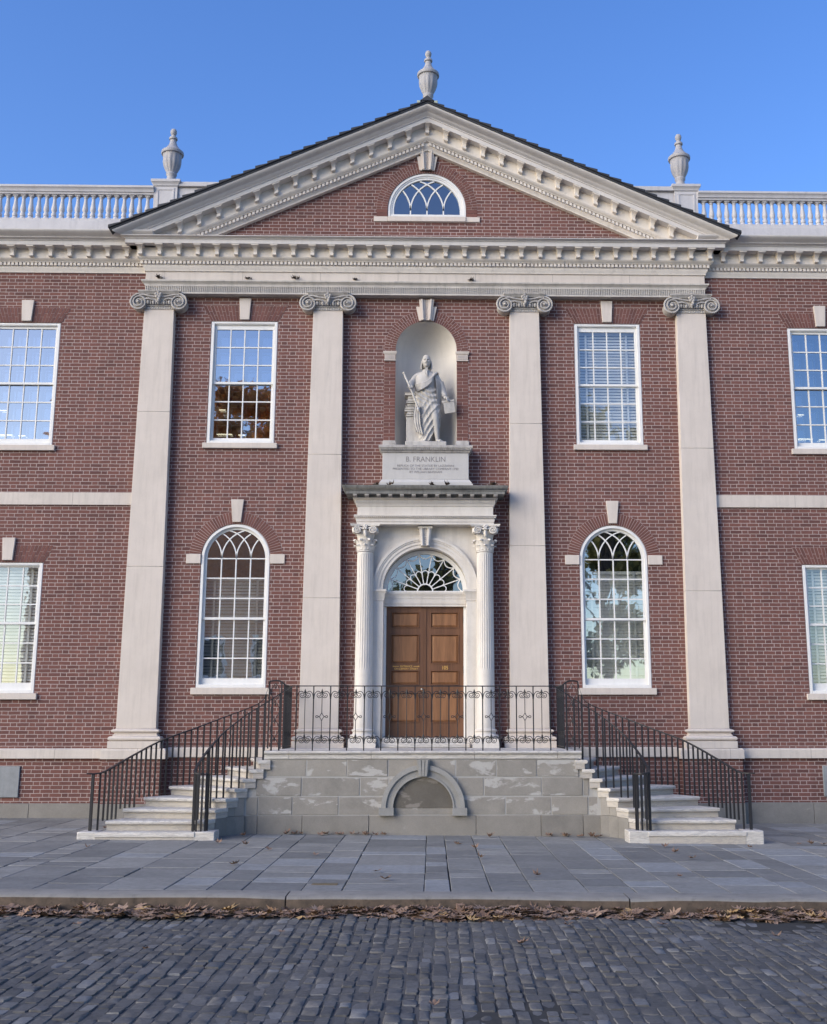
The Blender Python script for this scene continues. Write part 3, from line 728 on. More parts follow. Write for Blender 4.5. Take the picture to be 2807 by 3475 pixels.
# --- giant pilasters
def torus(p, z0, z1, r, n=6): return [(p+r*math.sin(PI*i/n), z0+(z1-z0)*(1-math.cos(PI*i/n))/2) for i in range(n+1)]
JT = {-5.30: [7.70, 4.66], -1.955: [6.86, 4.07], 1.955: [7.50, 5.08], 5.30: [7.02, 4.22]}
for cx, y0, zj in [(q, -.16, JT[q]) for q in JT]:
    b = MB(); zz = [1.655] + sorted(zj) + [9.81]
    hw = lambda z: .366 - (.366-.293)*(max(0, z-1.655)/8.155)**1.25
    for a_, c_ in zip(zz, zz[1:]):
        n = 4; rings = []
        for k in range(n+1):
            z = a_+.0025+(c_-a_-.005)*k/n; h = hw(z); rings.append([(-h, .2, z), (-h, 0, z), (h, 0, z), (h, .2, z)])
        b.loft(rings)
    b.box(-.28, .28, .008, .2, 1.655, 9.8, 1)
    pl = b.build('pilaster', [M['lime'], M['joint']], B, loc=(cx, y0, 0), bevel=.006)
    b = MB(); h = .366
    sweep_u(b, [(.11, 1.297), (.11, 1.425), (.06, 1.428)] + torus(.06, 1.430, 1.515, .052) + [(.04, 1.52), (.04, 1.535), (.022, 1.55), (.02, 1.565), (.03, 1.578)] + torus(.03, 1.58, 1.638, .04) + [(.012, 1.642), (.0, 1.655)], h, 0, .2)
    b.build('base', M['lime'], pl, ang=40)
    # ionic capital
    b = MB(); zc = 9.932
    b.box(-.30, .30, -.015, .2, 9.805, 9.86)
    for k in range(12): b.sph((-.264+k*.048, -.016, 9.832), .018, .010, .020, 6, 4)
    b.box(-.31, .31, -.03, .2, 9.862, 9.885)
    b.loft([[(-.33, .2, 9.885), (-.33, -.02, 9.885), (.33, -.02, 9.885), (.33, .2, 9.885)], [(-.36, .2, 9.99), (-.36, -.07, 9.99), (.36, -.07, 9.99), (.36, .2, 9.99)]])
    for k in range(5): b.sph((-.21+k*.105, -.055, 9.935), .034, .034, .050, 10, 6)
    for k in range(6): b.box(-.2625+k*.105-.008, -.2625+k*.105+.008, -.08, -.03, 9.89, 9.985)
    b.box(-.36, .36, -.06, .2, 9.985, 10.03)
    for q in (-1, 1):
        vx = q*.391
        b.loft([[(vx+r*math.cos(2*PI*i/28), y_, zc+r*math.sin(2*PI*i/28)) for i in range(28)] for y_, r in ((.18, .150), (.06, .150), (-.05, .158), (-.065, .156), (-.068, .13))])
        pts, rr = [], []
        for k in range(70):
            a = PI/2 - q*k/69*2*PI*2.35; r = .150*(1-k/69)**.85+.022
            pts.append((vx+r*math.cos(a), -.075-.035*k/69, zc+r*math.sin(a))); rr.append(.020-.008*k/69)
        b.tube(pts, rr, 6); b.sph((vx, -.115, zc), .026, .022, .026, 10, 6)
        b.tube([(vx+0*q, -.075, zc+.150), (q*.30, -.078, 10.085), (q*.22, -.08, 10.065), (q*.13, -.082, 10.045), (q*.05, -.082, 10.035)], [.020, .020, .020, .018, .014], 6)
        b.tube([(q*.27, -.085, 9.99), (q*.2, -.09, 10.0), (q*.14, -.09, 9.985), (q*.10, -.09, 9.96)], [.018, .022, .018, .006], 6)
    b.box(-.38, .38, -.04, .2, 10.02, 10.10)
    sweep_u(b, [(0, 10.10), (.012, 10.12), (.035, 10.15), (.04, 10.155), (.04, 10.175), (0, 10.18)], .375, -.06, .2)
    for dx, dz in ((0, .05), (-.045, .02), (.045, .02), (-.028, -.03), (.028, -.03), (0, 0)): b.sph((dx, -.12, 10.06+dz), .034, .03, .034, 8, 6)
    b.tube([(0, -.11, 10.03), (.02, -.12, 9.97), (-.01, -.12, 9.92), (0, -.10, 9.88)], [.03, .03, .025, .01], 8)
    b.build('capital', M['lime_dirty'], pl, ang=45)

# --- entablature, cornice and pediment
H0, YF = 5.595, -.18
b = MB(); sweep_u(b, [(0, 10.14), (0, 10.31), (.02, 10.312), (.03, 10.345), (.06, 10.375), (.075, 10.385), (.075, 10.415), (0, 10.425)], H0, YF+.030, .05)
k = -H0
while k < H0: b.box(k, k+.018, YF, YF+.04, 10.165, 10.300); k += .0365
b.box(-H0, H0, YF, YF+.04, 10.138, 10.166); b.box(-H0, H0, YF-.001, YF+.04, 10.295, 10.3135)
b.build('architrave', M['arch_stone'], B, smooth=False)
b = MB(); sweep_u(b, [(0, 10.42), (0, 10.605)], H0, YF, .05); b.build('frieze', M['lime_j'], B)
BED = [(0, 10.600), (.025, 10.602), (.03, 10.64), (.055, 10.675), (.06, 10.70), (.06, 10.790), (.108, 10.792), (.11, 10.803), (.135, 10.822), (.168, 10.850), (.17, 10.858), (.16, 10.862), (.16, 11.055)]
TOP = [(.05, 11.05), (.35, 11.05), (.35, 11.134), (.37, 11.138), (.37, 11.15), (.40, 11.162), (.43, 11.175), (.43, 11.187)]
b = MB(); sweep_u(b, BED, H0, YF, .06)
k = -H0-.095
while k < H0+.08: b.box(k, k+.050, YF-.10, YF-.055, 10.728, 10.787); k += .0770
for s in (-1, 1):
    for k in range(3): x0, x1 = sorted((s*(H0+.055), s*(H0+.10))); b.box(x0, x1, YF+.0+k*.077-.06, YF+k*.077-.01, 10.728, 10.787)
b.build('bed_mould', M['bed'], B, ang=40)
b = MB(); sweep_u(b, TOP + [(-.3, 11.19)], H0, YF, .06); cor = b.build('cornice', M['painted'], B, ang=40)
def modillion_mesh(sl=0.0):
    m_ = MB()
    P = [(0, 0), (-.165, 0), (-.165, -.022), (-.15, -.03), (-.115, -.045), (-.085, -.075), (-.068, -.11), (-.066, -.13), (-.075, -.135), (-.075, -.178), (-.06, -.185), (0, -.185)]
    wz = lambda z: .032 + .030*max(0, (z+.11)/.11)**1.5
    m_.loft([[(sg*wz(z), y_, z) for y_, z in P] for sg in (-1, 1)])
    m_.box(-.072, .072, -.180, 0, -.022, .002)
    m_.box(-.040, .040, -.080, 0, -.176, -.140)
    m_.v = [(x, y_, z+sl*x) for x, y_, z in m_.v]
    return m_
mod0 = modillion_mesh().build('modillion', M['bed'], cor, loc=(0, YF-.16, 11.048), smooth=False)
for k in range(-15, 16):
    if k: dup(mod0, cor, (k*.378, YF-.16, 11.048))
# wings
for s in (-1, 1):
    b = MB()
    prof = BED[:-1]
    xa, xb = s*5.40, s*14
    P = [(.03, 10.600)] + [(YW-p, z) for p, z in BED] + [(.03, 11.055)]
    b.loft([[(x, y_, z) for y_, z in P] for x in (xa, xb)])
    k = 5.62
    while k < 11: x0, x1 = sorted((s*k, s*(k+.05))); b.box(x0, x1, YW-.10, YW-.055, 10.728, 10.787); k += .077
    b.build('bed_mould', M['bed'], B, ang=40)
    b = MB(); P = [(.05, 11.05)] + [(YW-p, z) for p, z in TOP[1:]] + [(YW-.455, 11.205), (YW-.50, 11.225), (YW-.545, 11.255), (YW-.56, 11.275), (YW-.56, 11.29), (.4, 11.31)]
    b.loft([[(x, y_, z) for y_, z in P] for x in (xa, xb)])
    cw = b.build('cornice', M['painted'], B, ang=40)
    for k in range(0, 11): dup(mod0, cw, (s*(5.97+.378*k), YW-.16, 11.048))
# raking cornice
SK = .4526
def rake(mb, prof, m=0, zcut=None):
    mb.loft([[(f*(H0+p), YF-p, z-SK*(H0+p)*abs(f)) for p, z in prof] for f in (-1, 0, 1)], m)
def clip_low(o, z):
    bm = bmesh.new(); bm.from_mesh(o.data); g = bm.verts[:]+bm.edges[:]+bm.faces[:]
    bmesh.ops.bisect_plane(bm, geom=g, plane_co=(0, 0, z), plane_no=(0, 0, 1), clear_inner=True); bm.to_mesh(o.data); bm.free()
b = MB(); rake(b, [(-.14, 13.285), (.02, 13.285), (.025, 13.325), (.05, 13.355), (.06, 13.37), (.06, 13.442), (.108, 13.446), (.11, 13.456), (.135, 13.475), (.168, 13.508), (.17, 13.516), (.16, 13.52), (.16, 13.745), (-.14, 13.745)])
k = -4.75
while k < 4.75:
    if abs(k+.025) > .02:
        x0, x1 = k, k+.050; z0_, z1_ = 13.375, 13.436
        b.hexa([(x0, YF-.10, z0_-SK*abs(x0)), (x1, YF-.10, z0_-SK*abs(x1)), (x1, YF-.05, z0_-SK*abs(x1)), (x0, YF-.05, z0_-SK*abs(x0))],
               [(x0, YF-.10, z1_-SK*abs(x0)), (x1, YF-.10, z1_-SK*abs(x1)), (x1, YF-.05, z1_-SK*abs(x1)), (x0, YF-.05, z1_-SK*abs(x0))])
    k += .0772
o = b.build('bed_mould', M['bed'], B, ang=40); clip_low(o, 11.191)
b = MB(); rake(b, [(-.14, 13.741), (.35, 13.741), (.35, 13.83), (.37, 13.834), (.37, 13.85), (.40, 13.875), (.43, 13.90), (.435, 13.91), (.455, 13.925), (.50, 13.945), (.54, 13.975), (.555, 13.995), (.555, 14.012), (-.14, 14.012)])
rk = b.build('raking_cornice', M['painted'], B, ang=40); clip_low(rk, 11.191)
for s in (-1, 1):
    mr = modillion_mesh(-s*SK).build('modillion', M['bed'], rk, loc=(s*.378, YF-.16, 13.738-SK*.378), smooth=False)
    for k in range(2, 14): dup(mr, rk, (s*.378*k, YF-.16, 13.738-SK*.378*k))
dup(mod0, rk, (0, YF-.16, 13.735))
# slate roof
b = MB(); xe = H0+.60
b.loft([[(-xe, y_, 14.014-SK*xe), (0, y_, 14.014), (xe, y_, 14.014-SK*xe), (xe, y_, 14.062-SK*xe), (0, y_, 14.062), (-xe, y_, 14.062-SK*xe)] for y_ in (-.75, 9.5)])
for s in (-1, 1):
    x = xe+.025
    while x > .05:
        x1 = max(x-.245, .0)
        ya = -.775+ru(-.008, .008); y_ = ya
        while y_ < 3.2:
            L = ru(.22, .34); t_ = ru(-.003, .003)
            b.hexa([(s*x, y_, 14.064-SK*x), (s*x, y_+L-.006, 14.064-SK*x), (s*x1, y_+L-.006, 14.060-SK*x1), (s*x1, y_, 14.060-SK*x1)],
                   [(s*x, y_, 14.122-SK*x+t_), (s*x, y_+L-.006, 14.122-SK*x+t_), (s*x1, y_+L-.006, 14.076-SK*x1), (s*x1, y_, 14.076-SK*x1)])
            y_ += L
        x -= .235
b.loft([[(-.14, y_, 14.055), (0, y_, 14.165), (.14, y_, 14.055)] for y_ in (-.785, 9.5)])
b.build('roof', M['slate'], B, smooth=False)
b = MB(); b.box(-.17, .17, -.12, .32, 13.9, 14.36); b.box(-.215, .215, -.15, .37, 14.36, 14.45)
b.build('finial_block', M['copper'], B, bevel=.01)

# --- doorway
b = MB(); D0 = -.10
b.sheet([(-.985, 1.306), (.985, 1.306), (.985, 5.46), (-.985, 5.46)], [[(-.80, 1.3061), (.80, 1.3061)] + arc(0, 4.244, .80, 0, 180, 40)], D0)
b.add([(-.985, D0, 1.3), (-.985, 0, 1.3), (-.985, 0, 5.46), (-.985, D0, 5.46)], [(0, 1, 2, 3)]); b.add([(.985, D0, 1.3), (.985, 0, 1.3), (.985, 0, 5.46), (.985, D0, 5.46)], [(0, 1, 2, 3)])
P = [(.80, 1.306)] + arc(0, 4.244, .80, 0, 180, 40) + [(-.80, 1.306)]
b.loft([[(x, y_, z) for x, z in P] for y_ in (D0, .26)], 0, caps=False, closed=False)
dw = b.build('doorway', M['door_stone'], B, ang=40, recalc=False)
b = MB()
for r0, r1, d in ((.80, .865, .03), (.862, .925, .045), (.92, .955, .06), (.95, 1.0, .075)): ring_sec(b, 0, 4.244, r0, r1, D0-d, D0+.01, 0, 180, 48)
b.build('archivolt', M['door_stone'], dw, ang=50)
IM = [(0, 4.0), (.0, 4.02), (.012, 4.03), (.012, 4.075), (.02, 4.085), (.02, 4.14), (.035, 4.16), (.045, 4.19), (.055, 4.20), (.055, 4.238), (0, 4.243)]
for q in (-1, 1):
    b = MB(); sweep_u(b, IM, .10, D0-.03, .20, 0, q*.885); b.build('impost', M['door_stone'], dw, ang=40)
    b = MB(); b.box(q*.885-.1, q*.885+.1, D0-.03, .22, 1.306, 4.0); b.box(q*.885-.118, q*.885+.118, D0-.05, .2, 1.3062, 1.42); b.build('jamb', M['door_stone'], dw, bevel=.006)
b = MB(); sweep_u(b, [(0, 3.945), (0, 3.985), (.012, 3.99), (.02, 4.03), (.02, 4.085), (.03, 4.09), (.03, 4.14), (.05, 4.165), (.065, 4.19), (.065, 4.222)], .79, .12, .3)
b.build('transom', M['door_stone'], dw, ang=40)
b = MB(); b.box(-.84, .84, -.30, .3, 1.307, 1.40); b.box(-.775, .775, -.16, .3, 1.40, 1.484); b.build('threshold', M['marble'], dw, bevel=.012)
fk = fluted_key(0, 5.065, 5.40, .085, .118, D0-.06, None, 'door_stone')
b = MB(); b.box(-.138, .138, D0-.17, D0, 5.395, 5.44); b.pxz([(-.085, 5.065), (.085, 5.065), (.118, 5.40), (-.118, 5.40)], D0-.06, .2); b.build('keystone_block', M['door_stone'], dw, bevel=.005)
# fanlight
b = MB(); zf = 4.228; rf = .735; Y0 = .13
ring_sec(b, 0, zf, rf-.012, .80, Y0-.02, .22, 0, 180, 40)
b.box(-.8, .8, Y0-.01, .2, zf-.01, zf+.014)
ring_sec(b, 0, zf, .135, .160, Y0, Y0+.03, 0, 180, 20)
for k in range(1, 9):
    a = R(20*k); b.bar([(.150*math.cos(a), zf+.150*math.sin(a)), (.72*math.cos(a), zf+.72*math.sin(a))], .018, Y0+.002, Y0+.03)
for k in range(9):
    am = R(20*k+10); ha = R(10)
    # outer festoon, hanging inwards between rays
    p0, p1 = (math.cos(am-ha)*rf, math.sin(am-ha)*rf), (math.cos(am+ha)*rf, math.sin(am+ha)*rf)
    pts = []
    for i in range(13):
        t = i/12; x = p0[0]*(1-t)+p1[0]*t; z = p0[1]*(1-t)+p1[1]*t; dep = .085*math.sin(PI*t)**.6; r_ = math.hypot(x, z); pts.append((x*(r_-dep)/r_, zf+z*(r_-dep)/r_))
    b.bar(pts, .018, Y0+.001, Y0+.028)
    pts = []; rb = .335
    for i in range(17):
        t = -1+2*i/16; aa = am+ha*t; r_ = rb+.075*math.sqrt(max(0, 1-t*t))
        pts.append((r_*math.cos(aa), zf+r_*math.sin(aa)))
    b.bar(pts, .016, Y0+.003, Y0+.027)
fan = b.build('fanlight', M['frame'], dw, smooth=False)
b = MB(); b.sheet([(-rf, zf), (rf, zf)] + arc(0, zf, rf, 0, 180, 32), [], Y0+.018); b.build('pane', M['glass_fan'], dw, smooth=False, recalc=False)
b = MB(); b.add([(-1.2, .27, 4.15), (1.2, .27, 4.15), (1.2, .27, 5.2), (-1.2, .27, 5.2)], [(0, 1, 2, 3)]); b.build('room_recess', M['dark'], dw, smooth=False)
# door leaves
for q in (-1, 1):
    b = MB(); x0, x1 = sorted((q*.004, q*.738)); yd = .20
    rows = [(3.537, 3.843), (2.860, 3.418), (2.458, 2.735), (1.757, 2.318)]
    px0, px1 = sorted((q*.105, q*.650))
    b.sheet([(x0, 1.487), (x1, 1.487), (x1, 3.942), (x0, 3.942)], [[(px0, a_), (px1, a_), (px1, c_), (px0, c_)] for a_, c_ in rows], yd)
    for a_, c_ in rows:
        O = [(px0, a_), (px1, a_), (px1, c_), (px0, c_)]; I = [(px0+.028, a_+.028), (px1-.028, a_+.028), (px1-.028, c_-.028), (px0+.028, c_-.028)]
        b.loft([[(x, y_, z) for x, z in PP] for PP, y_ in ((O, yd), (O, yd-.012), ([(px0+.012, a_+.012), (px1-.012, a_+.012), (px1-.012, c_-.012), (px0+.012, c_-.012)], yd-.012), (I, yd+.022))], 0, caps=False)
    b.add([(x0, yd, 1.487), (x0, yd+.05, 1.487), (x0, yd+.05, 3.942), (x0, yd, 3.942)], [(0, 1, 2, 3)]); b.add([(x1, yd, 1.487), (x1, yd+.05, 1.487), (x1, yd+.05, 3.942), (x1, yd, 3.942)], [(0, 1, 2, 3)])
    if q > 0: b.box(-.012, .024, yd-.014, yd+.01, 1.49, 3.94)
    dl = b.build('door_leaf', M['door'], B, smooth=False)
    for a_, c_ in rows:
        p = MB(); g = .028; e = .055
        p.hexa([(px0+g, yd+.020, a_+g), (px1-g, yd+.020, a_+g), (px1-g, yd+.020, c_-g), (px0+g, yd+.020, c_-g)], [(px0+e, yd+.004, a_+e), (px1-e, yd+.004, a_+e), (px1-e, yd+.004, c_-e), (px0+e, yd+.004, c_-e)])
        p.build('panel', M['door_panel'], dl, smooth=False)
    for zh in (3.7, 2.75, 1.9):
        p = MB(); p.tube([(q*.742, yd-.01, zh-.07), (q*.742, yd-.01, zh+.07)], .014, 8); p.build('hinge', M['iron'], dl)
    if q < 0:
        p = MB(); p.sph((-.055, yd-.05, 2.38), .022, .022, .022); p.tube([(-.055, yd, 2.38), (-.055, yd-.04, 2.38)], .01, 8); p.build('knob', M['steel'], dl)
        text('ENTRANCE', .050, (-.353, yd-.002, 2.795), dl, M['gold'], 'lettering', .001, .92)
        text('ON LIBRARY STREET', .050, (-.353, yd-.002, 2.748), dl, M['gold'], 'lettering', .001, .98)
        p = MB()
        p.box(-.585, -.492, yd-.003, yd-.001, 2.807, 2.815); p.box(-.214, -.125, yd-.003, yd-.001, 2.807, 2.815)
        p.pxz([(-.125, 2.800), (-.097, 2.811), (-.125, 2.822)], yd-.003, yd-.001); p.pxz([(-.607, 2.800), (-.575, 2.811), (-.607, 2.822)], yd-.003, yd-.001)
        p.build('arrow', M['gold'], dl, smooth=False)
    else:
        text('105', .098, (.384, yd-.002, 2.752), dl, M['gold'], 'lettering', .001, .85)
b = MB(); b.box(-.80, .80, .26, .30, 1.3, 3.95); b.box(-.79, -.738, .17, .26, 1.486, 3.943); b.box(.738, .79, .17, .26, 1.486, 3.943); b.build('door_frame', M['frame'], dw, smooth=False)
# columns of the doorway
for q in (-1, 1):
    cx, cy = q*1.135, -.20
    b = MB(); nfl = 22
    def flute(a, z): return 0 if z < 2.745 or z > 4.92 else -.075*max(0, math.cos(a*nfl/1.0))**.7 if math.cos(a*nfl) > 0 else 0
    n = nfl*6; rings = []
    for z in (1.66, 2.0, 2.72, 2.745, 2.77, 3.4, 4.0, 4.5, 4.87, 4.90, 4.925):
        r = .170 - .016*(z-1.66)/3.27; fl_ = 2.76 < z < 4.89
        rings.append([((r*(1-(.085*max(0, math.sin(2*PI*i/6*1.0))**.8 if fl_ else 0)))*math.cos(2*PI*i/n), (r*(1-(.085*max(0, math.sin(2*PI*i/6*1.0))**.8 if fl_ else 0)))*math.sin(2*PI*i/n), z) for i in range(n)])
    b.loft(rings)
    co = b.build('column', M['door_stone'], B, loc=(cx, cy, 0), ang=60)
    b = MB(); b.box(-.25, .25, -.25, .20, 1.306, 1.47)
    b.lathe([(.24, 1.47)] + [(.205+r-.205+.0, z) for r, z in torus(.205, 1.475, 1.545, .035)] + [(.195, 1.55), (.182, 1.57), (.185, 1.59)] + torus(.185, 1.595, 1.64, .022) + [(.175, 1.645), (.17, 1.662)], 0, 0, 40)
    b.build('base', M['door_stone'], co, ang=45)
    b = MB(); b.lathe(torus(.152, 4.93, 4.955, .016) + [(.150, 4.958), (.150, 5.1), (.158, 5.22), (.185, 5.30), (.19, 5.33)], 0, 0, 28)
    def acanthus(a, z0_, h, r0, out, wd):
        L, n_ = [], 7
        for k in range(n_+1):
            t = k/n_; r = r0 + out*t**2.6; z = z0_ + h*(t if t < .85 else .85-(t-.85)*.9); w_ = wd*(.7+.9*math.sin(PI*min(1, t*.9))**1.0)*(1-.55*t**4)*(1+.12*math.sin(k*PI))
            row = []
            for s_, dr in ((-1, -.004), (-.5, .010), (0, .018), (.5, .010), (1, -.004)):
                row.append(((r+dr)*math.cos(a)-s_*w_/2*math.sin(a), (r+dr)*math.sin(a)+s_*w_/2*math.cos(a), z+(-.012*abs(s_)*t)))
            L.append(row)
        b.loft(L, 0, caps=False, closed=False)
    for k in range(8): acanthus(2*PI*k/8-PI/2, 4.96, .135, .150, .055, .085)
    for k in range(8): acanthus(2*PI*(k+.5)/8-PI/2, 4.97, .245, .152, .085, .09)
    for qx in (-1, 1):
        for ang in (-.35, ):
            vx, vz = qx*.142, 5.335; yv = -.215
            b.loft([[(vx+r*math.cos(2*PI*i/20), y_, vz+r*math.sin(2*PI*i/20)) for i in range(20)] for y_, r in ((-.08, .060), (yv, .070), (yv-.008, .068))])
            pts, rr = [], []
            for k in range(44):
                a = PI/2 - qx*k/43*2*PI*2.0; r = .066*(1-k/43)+.010; pts.append((vx+r*math.cos(a), yv-.012-.02*k/43, vz+r*math.sin(a))); rr.append(.011-.004*k/43)
            b.tube(pts, rr, 6); b.sph((vx, yv-.03, vz), .014, .014, .014, 8, 5)
            b.loft([[(qx*.21+(.05 if y_ < -.1 else .0)*0, y_+.0, 0) for y_ in (0, 1)]]*0 or [[(0, 0, -9)]*3, [(0, 0, -9.01)]*3]) if False else None
            for yy in (-.16, -.04): b.lathe([(.0, 5.27)]+[(.055, 5.30), (.06, 5.335), (.055, 5.375), (.0, 5.40)], qx*.19, yy, 10)
    b.tube([(-.09, -.20, 5.375), (0, -.205, 5.345), (.09, -.20, 5.375)], .02, 8)
    for dx, dz in ((0, 0), (-.028, .016), (.028, .016), (-.018, -.024), (.018, -.024), (0, .034)): b.sph((dx, -.235, 5.385+dz), .022, .02, .022, 8, 5)
    b.tube([(0, -.19, 5.33), (0, -.20, 5.27), (.01, -.19, 5.22)], [.03, .035, .02], 8)
    # abacus with concave sides
    pts = []
    for (xa_, ya_), (xb_, yb_) in (((-.27, -.25), (.27, -.25)), ((.27, -.25), (.27, .20)), ((.27, .20), (-.27, .20)), ((-.27, .20), (-.27, -.25))):
        for i in range(8):
            t = i/8; x = xa_+(xb_-xa_)*t; y_ = ya_+(yb_-ya_)*t; c_ = .035*math.sin(PI*t); x -= c_*(1 if x > .26 else -1 if x < -.26 else 0); y_ += c_*(1 if ya_ == yb_ == -.25 else 0); pts.append((x, y_))
    b.pxy(pts, 5.405, 5.425); b.pxy([(x*1.04, y_*1.04) for x, y_ in pts], 5.425, 5.448)
    b.build('capital', M['door_stone'], co, ang=50)
# entablature of the doorway
b = MB()
sweep_u(b, [(0, 5.452), (0, 5.50), (.012, 5.503), (.012, 5.562), (.025, 5.568), (.04, 5.60), (.05, 5.605), (.05, 5.628), (-.01, 5.634), (-.01, 5.80), (.005, 5.803), (.012, 5.83), (.03, 5.85), (.03, 5.915), (.05, 5.918), (.07, 5.945), (.08, 5.95)], 1.30, -.36, .0)
k = -1.325
while k < 1.31: b.box(k, k+.021, -.36-.05, -.385, 5.858, 5.908); k += .0365
for k in range(70): b.sph((-1.33+k*.0385, -.402, 5.585), .015, .010, .012, 6, 4)
de = b.build('door_entablature', M['door_stone'], B, ang=45)
b = MB(); sweep_u(b, [(.075, 5.951), (.075, 6.0), (.20, 6.003), (.20, 6.055), (.215, 6.06), (.215, 6.075), (.235, 6.085), (.255, 6.11), (.272, 6.14), (.275, 6.155), (.2, 6.165)], 1.30, -.36, .0)
cd = b.build('cornice', M['lime_top'], de, ang=40)
mb_ = MB(); mb_.pyz([(0, 0), (-.115, 0), (-.115, -.022), (-.10, -.038), (0, -.046)], -.038, .038)
mz = mb_.build('mutule', M['lime_dirty'], cd, loc=(0, -.36-.075, 6.001), smooth=False)
for k in range(-6, 7):
    if k: dup(mz, cd, (k*.2215, -.36-.075, 6.001))

# --- zinc panels low in the wings
for s in (-1, 1):
    b = MB(); b.box(s*WC-.53, s*WC+.53, YW-.035, YW+.02, .42, .976); b.build('access_panel', M['metal_panel'], B, bevel=.01)

# ------------------------------------------------------------------ roof balustrades
for s in (-1, 1):
    side = 'left' if s < 0 else 'right'
    t = thing('roof_balustrade', (s*5.42, .35, 11.3), 'grey stone roof balustrade on the %s wing with its paneled urn pier' % side, 'balustrade')
    L = lambda x: s*(x-5.42)
    def bx(mb, x0, x1, y0, y1, z0, z1):
        a_, c_ = sorted((L(x0), L(x1))); mb.box(a_, c_, y0, y1, z0-11.3, z1-11.3)
    b = MB()
    P = [(.10, 12.505), (-.05, 12.505), (-.055, 12.54), (-.08, 12.55), (-.085, 12.59), (-.115, 12.625), (-.125, 12.63), (-.125, 12.672), (.0, 12.69), (.16, 12.672), (.16, 12.63), (.10, 12.60)]
    b.loft([[(L(x), y_+.0, z-11.3) for y_, z in P] for x in (5.66, 14)]); b.build('rail', M['balustrade'], t, ang=35)
    b = MB(); bx(b, 5.60, 14, -.10, .16, 11.2, 11.88); bx(b, 5.60, 14, -.075, .135, 11.88, 11.93); b.build('plinth', M['balustrade'], t, bevel=.01)
    b = MB(); bx(b, 5.18, 5.665, -.05, .46, 11.2, 12.70)
    a_, c_ = sorted((L(5.24), L(5.605))); b.box(a_, c_, -.062, -.04, 12.61-11.3, 12.66-11.3); b.box(a_, c_, -.062, -.04, 11.9-11.3, 11.95-11.3)
    for xx in (5.24, 5.565): bx(b, xx, xx+.04, -.062, -.04, 11.95, 12.61)
    ctr = L(5.422)
    sweep_u(b, [(.0, 1.395), (.02, 1.40), (.025, 1.435), (.055, 1.475), (.06, 1.48), (.06, 1.535), (0, 1.545)], .243, -.05, .52, 0, ctr)
    b.build('pier', M['balustrade'], t, bevel=.004)
    b = MB(); bx(b, 3.2, 5.18, .0, .36, 11.2, 12.70); bx(b, 3.2, 5.18, -.06, .42, 12.70, 12.80); b.build('parapet', M['balustrade'], t, bevel=.01)
    b = MB()
    zb = 11.93-11.3
    b.hexa([(-.066, -.066, zb), (.066, -.066, zb), (.066, .066, zb), (-.066, .066, zb)], [(-.066, -.066, zb+.035), (.066, -.066, zb+.035), (.066, .066, zb+.035), (-.066, .066, zb+.035)])
    b.lathe([(.062, zb+.035), (.045, zb+.075), (.035, zb+.10), (.044, zb+.105), (.047, zb+.135), (.044, zb+.165), (.033, zb+.175), (.031, zb+.19), (.044, zb+.215), (.050, zb+.255), (.046, zb+.30), (.036, zb+.37), (.030, zb+.44), (.027, zb+.50), (.036, zb+.507), (.036, zb+.52), (.029, zb+.525), (.044, zb+.545)], 0, 0, 14)
    b.box(-.044, .044, -.044, .044, zb+.545, zb+.578)
    b.v = [(x*1.16, y*1.16, z) for x, y, z in b.v]; b0 = b.build('baluster', M['balustrade'], t, loc=(L(5.80), .03, 0), ang=40)
    for k in range(1, 36): dup(b0, t, (L(5.80+.1598*k), .03, 0))
# urns
def urn_parts(t):
    b = MB(); md = lambda a, z: .035*math.cos(a*12) if .30 < z < .66 else 0
    b.lathe([(.165, 0), (.165, .05), (.13, .07), (.10, .12), (.088, .20), (.112, .235), (.112, .262), (.10, .275), (.115, .31), (.150, .38), (.178, .46), (.19, .54), (.188, .61), (.196, .665), (.20, .68)], 0, 0, 72, 0, md)
    b.build('bowl', M['urn'], t, ang=50)
    b = MB(); b.lathe([(.195, .678), (.226, .695), (.235, .72), (.232, .755), (.21, .775), (.18, .80), (.14, .845), (.10, .90), (.075, .96), (.064, 1.02), (.062, 1.04), (.085, 1.05), (.09, 1.07), (.083, 1.095), (.05, 1.115), (.043, 1.15), (.058, 1.175), (.068, 1.215), (.066, 1.25), (.048, 1.285), (.012, 1.30)], 0, 0, 32)
    b.build('lid', M['urn'], t, ang=40)
for loc, lb in (((.012, .10, 14.45), 'pale fluted stone urn on the peak of the pediment'), ((-5.385, .55, 12.84), 'pale fluted stone urn on the pier left of the pediment'), ((5.37, .55, 12.84), 'pale fluted stone urn on the pier right of the pediment')):
    t = thing('stone_urn', loc, lb, 'urn', 'stone urns on the roof'); urn_parts(t)

# ------------------------------------------------------------------ entrance stairs
S = thing('entrance_stairs', (0, -2.0, 0), 'granite and marble double staircase curving down both sides of the entrance landing', 'stairs')
RZ = .145; OF = (0, 2.0, 0)
def SB(mb, name, mats, **k):
    mb.v = [(x, y+2.0, z) for x, y, z in mb.v]; return mb.build(name, mats, S, **k)
IN = {1: (-3.42, -3.80), 2: (-3.335, -3.52), 3: (-3.21, -3.26), 4: (-3.09, -3.03), 5: (-2.97, -2.87), 6: (-2.845, -2.80), 7: (-2.72, -2.78), 8: (-2.60, -2.78), 9: (-2.49, -2.77)}
OUT = {1: (-4.83, -3.80), 2: (-4.75, -3.52), 3: (-4.62, -3.06), 4: (-4.42, -2.60), 5: (-4.15, -2.06), 6: (-3.80, -1.60), 7: (-3.38, -1.33), 8: (-2.97, -1.20), 9: (-2.50, -1.15)}
def lerp(a, c, t): return tuple(p+(q-p)*t for p, q in zip(a, c))
